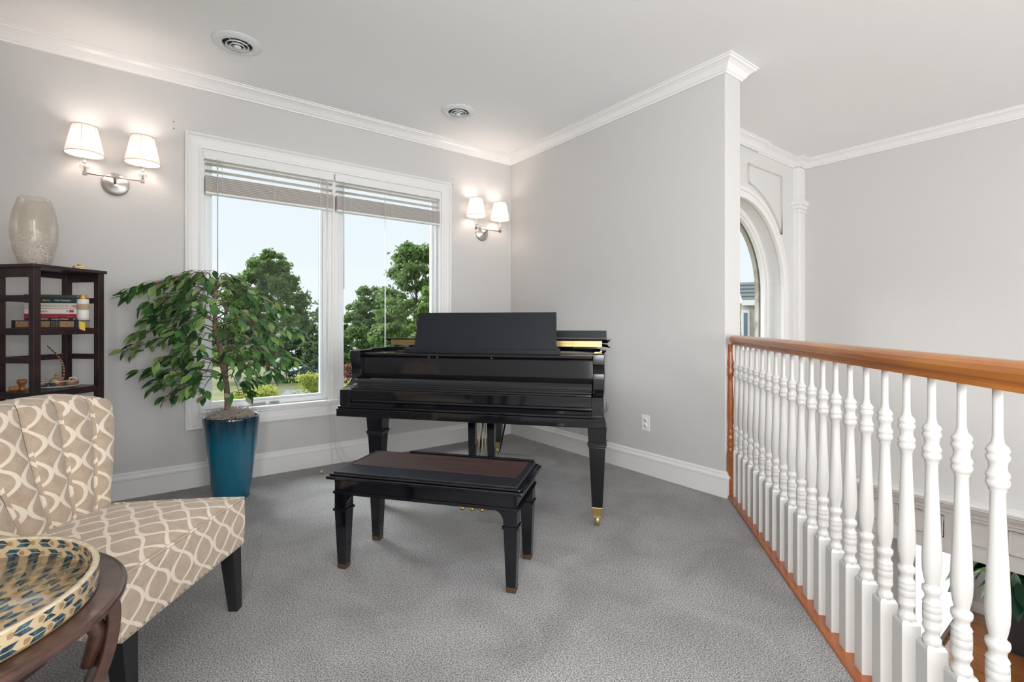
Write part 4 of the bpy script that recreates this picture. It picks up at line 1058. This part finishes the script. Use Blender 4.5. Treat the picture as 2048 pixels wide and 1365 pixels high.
tag(MB().add([(0, 0, 0), (.026, 0, -.008), (.027, -.002, -.058), (.001, -.001, -.046), (0, .0008, 0), (.026, .0008, -.008), (.027, -.0012, -.058), (.001, -.0002, -.046)], [(0, 1, 2, 3), (7, 6, 5, 4), (0, 4, 5, 1), (1, 5, 6, 2), (2, 6, 7, 3), (3, 7, 4, 0)]).build('paper_tag', mat('yellow_paper', (.85, .58, .10), .7), loc=(gx2 + .004, gy2 - .012, 1.216), rotz=PHI - TH), 'small yellow paper tag hanging from the lowest book', 'tag')
# lower shelf things
WC = mat('turned_amber_wood', (.30, .11, .03), .3, noise=(20, (.48, .20, .06), 3, .4, .6))
cx1, cy1 = W((44 - 1024) / 971 * 2.70, 2.70)
tag(MB().lathe([(0, 0), (.014, 0), (.016, .006), (.011, .014), (.010, .022), (.016, .032), (.022, .044), (.021, .058), (.015, .060), (0, .056)], 24).build('wooden_goblet', WC, loc=(cx1, cy1, .83)), 'small turned amber-wood goblet standing on the lower shelf', 'goblet')
cx1, cy1 = W((28 - 1024) / 971 * 2.66, 2.66)
tag(MB().lathe([(0, 0), (.011, 0), (.014, .003), (.014, .012), (.012, .015), (.012, .026), (.014, .029), (.014, .038), (.010, .040), (0, .040)], 20, M=tr(-.02, 0, .0142) @ rot('Y', PI / 2)).build('wooden_spool', WC, loc=(cx1, cy1, .83), rotz=.1), 'little wooden spool lying on its side left of the goblet', 'spool')
dxp, dyp = W((113 - 1024) / 971 * 2.80, 2.80)
POLY = mat('painted_ceramic', (.03, .05, .07), .25, noise=(28, (.40, .16, .07), 4, .40, .62)); CREAM = mat('cream_ceramic', (.62, .52, .40), .3)
dsh = thing('condiment_dish', 'painted three-part ceramic dish with lids on the lower shelf', 'dish', (dxp, dyp, .83), math.radians(43) - TH)
MB().lathe([(0, 0), (.075, 0), (.098, .008), (.104, .013), (.098, .013), (.07, .006), (0, .005)], 40, M=Matrix.Diagonal((1, .5, 1, 1))).build('saucer', mat('pale_blue_glaze', (.45, .55, .55), .25), dsh)
for i, x in enumerate((-.064, 0, .064)):
    b_ = MB().lathe([(0, .008), (.022, .008), (.030, .018), (.034, .034), (.032, .036), (0, .034)], 24, M=tr(x, 0, 0)).build('bowl', POLY, dsh)
    MB().lathe([(.034, .034), (.0365, .037), (.0345, .040), (.032, .037)], 24, caps=False, M=tr(x, 0, 0)).build('bowl_rim', CREAM, b_)
    if i == 1: MB().lathe([(.033, .036), (.030, .046), (.018, .058), (.006, .064), (.005, .068), (.011, .074), (.010, .080), (0, .083)], 24, M=tr(x, 0, 0)).build('lid', mat('lid_umber', (.30, .15, .08), .25, noise=(40, (.5, .35, .2), 3, .45, .6)), dsh)
m = MB(); m.tube([(.052, 0, .038), (.058, 0, .053), (.072, 0, .056), (.086, 0, .046), (.088, 0, .036)], .005, 8); m.tube([(-.086, 0, .036), (-.075, 0, .046), (-.06, 0, .05), (-.05, 0, .038)], .004, 8); m.build('handle', CREAM, dsh)
cvx, cvy = W((122 - 1024) / 971 * 2.90, 2.90)
m = MB(); pth = catmull([(0, 0, 0), (.01, 0, .04), (.012, 0, .09), (.006, 0, .13), (-.006, 0, .16), (-.03, 0, .20), (-.058, 0, .235)], 5)
for i, p in enumerate(pth):
    r = lin(.0075, .0035, i / len(pth)); m.lathe([(0, -r), (r * .7, -r * .7), (r, 0), (r * .7, r * .7), (0, r)], 10, M=tr(p[0], p[1], p[2] + r), mi=i % 2)
m.tube(pth, .0022, 6, mi=0)
tag(m.build('beaded_twig', [mat('bead_dark', (.06, .03, .02), .35), mat('bead_amber', (.50, .26, .14), .3)], loc=(cvx, cvy, .83), rotz=math.radians(40) - TH), 'thin curved beaded stem rising behind the painted dish', 'ornament')

# ================================================================== lower floor plant, rug
ppx, ppy = 5.35, -3.25
lp_ = thing('potted_rubber_plant', 'large-leaved green plant in a black square pot on the lower floor', 'plant', (ppx, ppy, FZ))
MB().taper(0, 0, 0, .52, .15, .21).build('pot', mat('pot_black', (.03, .032, .035), .5), lp_, bevel=.01)
MB().box(-.19, .19, -.19, .19, .50, .53).build('soil', MATS['soil_dark'], lp_)
m = MB(); m.tube([(0, 0, .5), (-.02, .03, .68), (-.10, .06, .86), (-.12, .1, 1.1)], [.03, .026, .02, .014], 10); m.tube([(0, 0, .5), (.06, -.04, .75), (.05, -.1, 1.05)], [.03, .02, .012], 10); m.build('stem', mat('plant_stem', (.45, .28, .16), .7), lp_)
random.seed(5); m = MB()
for k in range(80):
    a = random.uniform(0, 2 * PI); c = Vector((-.08, .05, random.uniform(.85, 1.3))); d = Vector((math.cos(a), math.sin(a), random.uniform(-.9, .1)))
    q = c + d * random.uniform(.02, .42); add_leaf(m, q, d + Vector((0, 0, -.5)), Vector((random.gauss(0, .3), random.gauss(0, .3), 1)), random.uniform(.28, .4), .075, 0 if k % 4 else 1)
m.build('foliage', [mat('rubber_leaf', (.012, .07, .03), .25), mat('rubber_leaf_light', (.07, .17, .03), .3)], lp_, recalc=False)
RUG = mat('mottled_rug', (.06, .065, .075), .95, noise=(7, (.62, .62, .62), 8, .42, .6))
tag(MB().box(3.3, 5.5, -5.7, -3.6, FZ, FZ + .012).build('area_rug', RUG), 'mottled dark and white rug on the lower floor', 'rug')

# ================================================================== outside
def gz(d): return -3.2 - .045 * d
GR = mat('lawn', (.10, .115, .035), .95, noise=(.35, (.16, .155, .06), 5, .35, .65)); 
m = MB(); ds = [2, 10, 20, 30, 38, 46, 60, 80, 100, 140, 260]
vs = []; xr = [-3.0, -1.6, -.8, -.4, 0, .4, .8, 1.6, 3.0]
for d in ds:
    for s in xr: X, Y = s * (d + 8), d + 6; vs.append((*W(X, Y), gz(d + 6)))
nx = len(xr)
m.add(vs, [(i * nx + j, i * nx + j + 1, (i + 1) * nx + j + 1, (i + 1) * nx + j) for i in range(len(ds) - 1) for j in range(nx - 1)])
g_o = m.build('ground', GR); g_o['kind'] = 'structure'
def outp(pxx, d, dz=0): X = (pxx - 1024) / 971 * d; x, y = W(X, d); return (x, y, gz(d) + dz)
ASP = mat('asphalt', (.15, .155, .17), .9, noise=(3, (.19, .195, .21), 5, .4, .6))
m = MB(); 
da = [outp(535, 33, .03), outp(700, 33, .03), outp(660, 50, .03), outp(572, 48, .03)]
m.add(da, [(0, 1, 2, 3)]); m.add([(a, b, c - .1) for a, b, c in da], [(3, 2, 1, 0)])
dv = m.build('driveway', ASP); dv['kind'] = 'structure'
m = MB(); da = [outp(590, 66, .03), outp(760, 66, .03), outp(800, 96, .03), outp(560, 96, .03)]; m.add(da, [(0, 1, 2, 3)])
dv = m.build('parking_road', mat('parking_gravel', (.20, .18, .17), .9)); dv['kind'] = 'structure'

def leafm(name, a, b): return transl(name, a, .3, .7, noise=(.35, b))
TL = [leafm('oak_leaves', (.125, .205, .068), (.22, .33, .11)), leafm('bright_leaves', (.18, .29, .075), (.30, .43, .13)), leafm('forest_leaves', (.10, .16, .08), (.17, .25, .11)), leafm('shrub_yellow', (.30, .38, .06), (.62, .62, .16)), leafm('maple_red', (.20, .06, .05), (.35, .13, .10))]
def crown_mb(rng, clumps, leaf, per, flat=.6, spread=.28):
    """clumps: list of (x, y, z, r)"""
    L_ = []; 
    for (cx_, cy_, cz_, r) in clumps:
        n_ = int(per * r * r)
        d = rng.normal(size=(n_, 3)); d /= np.linalg.norm(d, axis=1)[:, None]
        rad = r * np.abs(rng.normal(0, .62, n_))
        c = np.array([cx_, cy_, cz_]) + d * rad[:, None] * np.array([1, 1, flat])
        L_.append(c)
    C_ = np.concatenate(L_); n_ = len(C_)
    a = rng.normal(size=(n_, 3)); a /= np.linalg.norm(a, axis=1)[:, None]
    b = rng.normal(size=(n_, 3)); b -= (a * b).sum(1)[:, None] * a; b /= np.linalg.norm(b, axis=1)[:, None]
    s = leaf * rng.uniform(.6, 1.3, n_)[:, None]
    V_ = np.stack([C_ - a * s, C_ + b * s * .6, C_ + a * s, C_ - b * s * .6], 1).reshape(-1, 3)
    return V_, n_
def mesh_quads(name, V_, n_, mt):
    me = bpy.data.meshes.new(name); me.vertices.add(len(V_)); me.vertices.foreach_set('co', V_.ravel().astype(np.float32))
    me.loops.add(4 * n_); me.loops.foreach_set('vertex_index', np.arange(4 * n_, dtype=np.int32))
    me.polygons.add(n_); me.polygons.foreach_set('loop_start', np.arange(0, 4 * n_, 4, dtype=np.int32))
    me.polygons.foreach_set('loop_total', np.full(n_, 4, dtype=np.int32)); me.update(calc_edges=True); me.validate()
    me.materials.append(mt); return me
def tree(label, loc, H, Wd, seed, mt, leaf=.20, per=260, nc=46, layered=True, group='trees beyond the window', low=.22):
    nc = int(nc * 1.9); per = per * 3.2
    rng = np.random.default_rng(seed); t = thing('deciduous_tree', label, 'tree', loc, 0, group)
    cl_ = []
    for k in range(nc):
        h = rng.uniform(low, 1.0); prof = math.sin(min(1, (1 - h) * 1.15 + .12) * PI / 2) ** .8 if h > .45 else .95
        a = rng.uniform(0, 2 * PI); rr = Wd / 2 * prof * math.sqrt(rng.uniform(.0, 1)); r = Wd * rng.uniform(.06, .115) * (1 - .3 * h)
        cl_.append((rr * math.cos(a), rr * math.sin(a), h * H - r * .6, r))
    V_, n_ = crown_mb(rng, cl_, leaf, per / max(.3, (Wd / 12)))
    o = bpy.data.objects.new('crown', mesh_quads('crown', V_, n_, mt)); COL.objects.link(o); o.parent = t
    m = MB(); tt = Wd * .018; m.tube([(0, 0, -.3), (.1, 0, H * .3), (-.1, .1, H * .6), (0, 0, H * .93)], [tt * 1.4, tt, tt * .7, tt * .15], 8)
    for (x, y, z, r) in cl_[:34]:
        zb = min(z * .75, H * .85); m.tube([(0, 0, zb), (x * .5, y * .5, (zb + z) / 2), (x, y, z)], [tt * .35, tt * .22, tt * .08], 5)
    m.build('trunk', mat('tree_bark', (.13, .11, .10), .9), t, recalc=False)
    return t
def zy(pyy, d): return 1.2 - (pyy - 648) / 971 * d
def tree_at(label, pxx, top, wpx, d, seed, mt, **k):
    p = outp(pxx, d); H = zy(top, d) - p[2]; return tree(label, p, H, wpx / 971 * d * 1.0, seed, mt, **k)
tree_at('tall open-crowned oak seen through the left window pane', 535, 500, 175, 62, 1, TL[0], leaf=.24, per=150, nc=60, low=.42)
tree_at('lower light green tree at the left edge of the left pane', 452, 548, 130, 58, 12, TL[1], leaf=.22, per=170, nc=34)
tree_at('tall dense tree filling the right window pane', 835, 485, 190, 52, 4, TL[0], leaf=.22, per=190, nc=70, low=.1)
tree_at('shorter bright green tree in front at the right pane edge', 868, 560, 110, 46, 5, TL[1], leaf=.2, per=220, nc=34)
tree_at('mid-height leafy tree left in the right pane', 735, 572, 130, 60, 6, TL[0], leaf=.22, per=220, nc=50, low=.1)
tree_at('broad pale green tree behind the others in the right pane', 785, 588, 150, 97, 16, TL[1], leaf=.28, per=200, nc=50, low=.05)
tree_at('dark tree filling the gap beside the middle mullion', 655, 600, 100, 92, 7, TL[2], leaf=.3, per=200, nc=44, low=.05)
tree_at('dark forest tree behind the parked blue car', 600, 640, 120, 110, 8, TL[2], leaf=.32, per=210, nc=44, low=.03)
tree_at('dark forest tree behind the ficus, left of the blue car', 520, 628, 130, 112, 9, TL[2], leaf=.32, per=210, nc=44, low=.03)
tree_at('forest tree at the far left of the left pane', 425, 640, 120, 108, 10, TL[2], leaf=.32, per=210, nc=40, low=.03)
tree_at('forest tree behind the white car in the right pane', 715, 630, 130, 104, 11, TL[2], leaf=.32, per=230, nc=44, low=.03)
tree_at('thin greyish sapling standing on the lawn edge', 572, 655, 46, 62, 13, TL[2], leaf=.16, per=170, nc=22)
tree_at('tree beyond the arched window at the foyer', 1480, 590, 70, 40, 14, TL[1], leaf=.2, per=260, nc=34, group='trees beyond the arched window', low=.05)
tree_at('dark evergreen hedge tree behind the stone wing', 1500, 580, 120, 60, 15, TL[2], leaf=.2, per=240, nc=30, group='trees beyond the arched window', low=.05)
def shrub(label, pxx, d, base, top, wpx, seed, mt, name='garden_shrub', cat='shrub', group='yellow-green shrubs outside the window'):
    X = (pxx - 1024) / 971 * d; x, y = W(X, d); z0_ = gz(d); H = zy(top, d) - z0_; Wd = wpx / 971 * d
    rng = np.random.default_rng(seed); t = thing(name, label, cat, (x, y, z0_), 0, group)
    cl_ = [(rng.uniform(-.42, .42) * Wd, rng.uniform(-.3, .3) * Wd, H * rng.uniform(.25, .85), Wd * rng.uniform(.12, .2)) for k in range(26)]
    V_, n_ = crown_mb(rng, cl_, .085 * d / 36, 900 * (36 / d) ** 2, flat=.7)
    o = bpy.data.objects.new('foliage', mesh_quads('foliage', V_, n_, mt)); COL.objects.link(o); o.parent = t
    m = MB(); 
    for q in cl_[:8]: m.tube([(0, 0, 0), (q[0] * .6, q[1] * .6, q[2] * .6), q[:3]], [.05, .03, .01], 5)
    m.build('stems', MATS['tree_bark'], t, recalc=False)
shrub('yellow-green shrub low in the left pane behind the ficus trunk', 512, 30, 800, 766, 90, 1, TL[3])
shrub('taller yellow-green shrub beside the middle mullion', 636, 34, 785, 738, 86, 2, TL[3])
shrub('yellow-green shrub beside the piano in the right pane', 704, 34, 790, 752, 40, 3, TL[3])
shrub('dark red maple shrub left of the piano in the right pane', 698, 44, 770, 722, 46, 4, TL[4], 'red_maple_shrub', 'shrub', 'red shrubs outside')
shrub('green bush on the lawn below the parked blue car', 588, 58, 770, 758, 50, 6, TL[1], 'lawn_bush', 'bush', 'bushes on the lawn')
def car(label, pxx, d, col, yaw, name='parked_car'):
    X = (pxx - 1024) / 971 * d; x, y = W(X, d); t = thing(name, label, 'car', (x, y, gz(d) + .03), yaw)
    prof = [(-2.25, .35), (-2.28, .7), (-2.1, .86), (-1.35, .95), (-.75, 1.38), (.35, 1.42), (1.05, 1.02), (1.95, .90), (2.25, .68), (2.25, .35)]
    paint = mat('car_paint_' + str(int(pxx)), col, .25, .2, coat=.6)
    MB().prism(prof, 'y', -.85, .85).build('body', paint, t, bevel=.08)
    MB().prism([(-1.25, .96), (-.72, 1.33), (.32, 1.36), (.92, 1.03)], 'y', -.862, .862).build('windows', mat('car_glass', (.10, .13, .15), .1), t)
    for wx in (-1.4, 1.4):
        for s in (-1, 1):
            wl = MB().lathe([(0, -.1), (.28, -.1), (.33, -.08), (.33, .08), (.28, .1), (0, .1)], 24, M=tr(wx, s * .80, .33) @ rot('X', PI / 2)).build('wheel', mat('tyre', (.02, .02, .02), .8), t)
            MB().lathe([(0, -.112), (.2, -.112), (.2, .112), (0, .112)], 16, M=tr(wx, s * .80, .33) @ rot('X', PI / 2)).build('hubcap', mat('hub_silver', (.5, .5, .5), .3, .8), wl)
car('dark blue parked saloon car seen through the left pane', 604, 69, (.05, .08, .13), -TH + PI + .8)
car('white parked car seen left of the piano through the right pane', 705, 80, (.75, .77, .80), -TH + PI)

# stone wing beyond the arched window
STONE = bpy.data.materials.new('fieldstone'); STONE.use_nodes = True
N = STONE.node_tree.nodes; L = STONE.node_tree.links; b = N['Principled BSDF']; b.inputs['Roughness'].default_value = .9
tc = N.new('ShaderNodeTexCoord'); mp = N.new('ShaderNodeMapping'); mp.inputs['Scale'].default_value = (3.2, 3.2, 5); vo = N.new('ShaderNodeTexVoronoi'); vo.inputs['Scale'].default_value = 1; ve = N.new('ShaderNodeTexVoronoi'); ve.feature = 'DISTANCE_TO_EDGE'; ve.inputs['Scale'].default_value = 1
L.new(tc.outputs['Object'], mp.inputs[0]); L.new(mp.outputs[0], vo.inputs['Vector']); L.new(mp.outputs[0], ve.inputs['Vector'])
r = N.new('ShaderNodeValToRGB'); r.color_ramp.elements[0].color = (.38, .33, .27, 1); r.color_ramp.elements[1].color = (.62, .58, .52, 1)
sp = N.new('ShaderNodeSeparateXYZ'); L.new(vo.outputs['Color'], sp.inputs[0]); L.new(sp.outputs['X'], r.inputs[0])
lt = N.new('ShaderNodeMath'); lt.operation = 'LESS_THAN'; lt.inputs[1].default_value = .05; L.new(ve.outputs['Distance'], lt.inputs[0])
mx = N.new('ShaderNodeMix'); mx.data_type = 'RGBA'; L.new(lt.outputs[0], mx.inputs[0]); L.new(r.outputs[0], mx.inputs[6]); mx.inputs[7].default_value = (.5, .48, .44, 1); L.new(mx.outputs[2], b.inputs['Base Color'])
def wp(pxx, d): return W((pxx - 1024) / 971 * d, d)
DW = 10.5
wg = thing('stone_house_wing', 'stone gabled house wing with grey roof seen through the arched window', 'building', (*wp(1504, DW), 0), -TH - .46)
def gx_(pxx): return (pxx - 1504) * .0125
zr_, ze_ = zy(562, DW), zy(603, DW)
MB().box(gx_(1486), 2.6, .10, 3.0, -4, ze_ - .02).build('stone_wall', STONE, wg)
SHG = mat('slate_shingles', (.11, .13, .13), .7)
m = MB()
for k in range(5):
    t0, t1 = k / 5, (k + 1) / 5
    ya, yb = lin(-.12, .42, t0), lin(-.12, .42, t1); za, zb = lin(ze_, zr_, t0), lin(ze_, zr_, t1)
    xa, xb = lin(gx_(1490), gx_(1478), t0), lin(gx_(1490), gx_(1478), t1)
    m.add([(xa, ya, za + .03), (2.6, ya, za + .03), (2.6, yb, zb + .004), (xb, yb, zb + .004), (xa, ya, za), (2.6, ya, za), (2.6, yb, zb - .02), (xb, yb, zb - .02)], [(0, 1, 2, 3), (7, 6, 5, 4), (0, 4, 5, 1), (0, 3, 7, 4)])
m.build('roof', SHG, wg)
a_, b_, c_ = (gx_(1477), .44, zr_ + .01), (gx_(1489), -.13, ze_ - .03), (gx_(1467), .75, ze_ - .10)
m = MB(); m.add([a_, b_, c_] + [(p[0] + .06, p[1] + .05, p[2] - .02) for p in (a_, b_, c_)], [(0, 1, 2), (5, 4, 3), (0, 3, 4, 1), (1, 4, 5, 2), (2, 5, 3, 0)])
m.build('gable', mat('gable_shade_paint', (.55, .58, .57), .5), wg)
m = MB(); m.tube([a_, b_], .028, 6); m.tube([a_, c_], .022, 6); m.build('rake_board', WHITE, wg)
MB().box(gx_(1488), 2.6, -.16, -.11, ze_ - .09, ze_ + .02).build('eave_board', WHITE, wg)
wf = MB().box(gx_(1488), gx_(1500), .05, .10, zy(690, DW), zy(620, DW)).build('window_frame', WHITE, wg); MB().box(gx_(1491), gx_(1497), .04, .05, zy(686, DW), zy(626, DW)).build('window_pane', mat('wing_glass', (.10, .15, .20), .1), wf)
# exterior stone surround of the arch
m = MB(); ring(m, .832, 1.3, AY + .222, AY + .262, z0=.9)
sr = m.build('trim_24', STONE); sr['kind'] = 'structure'
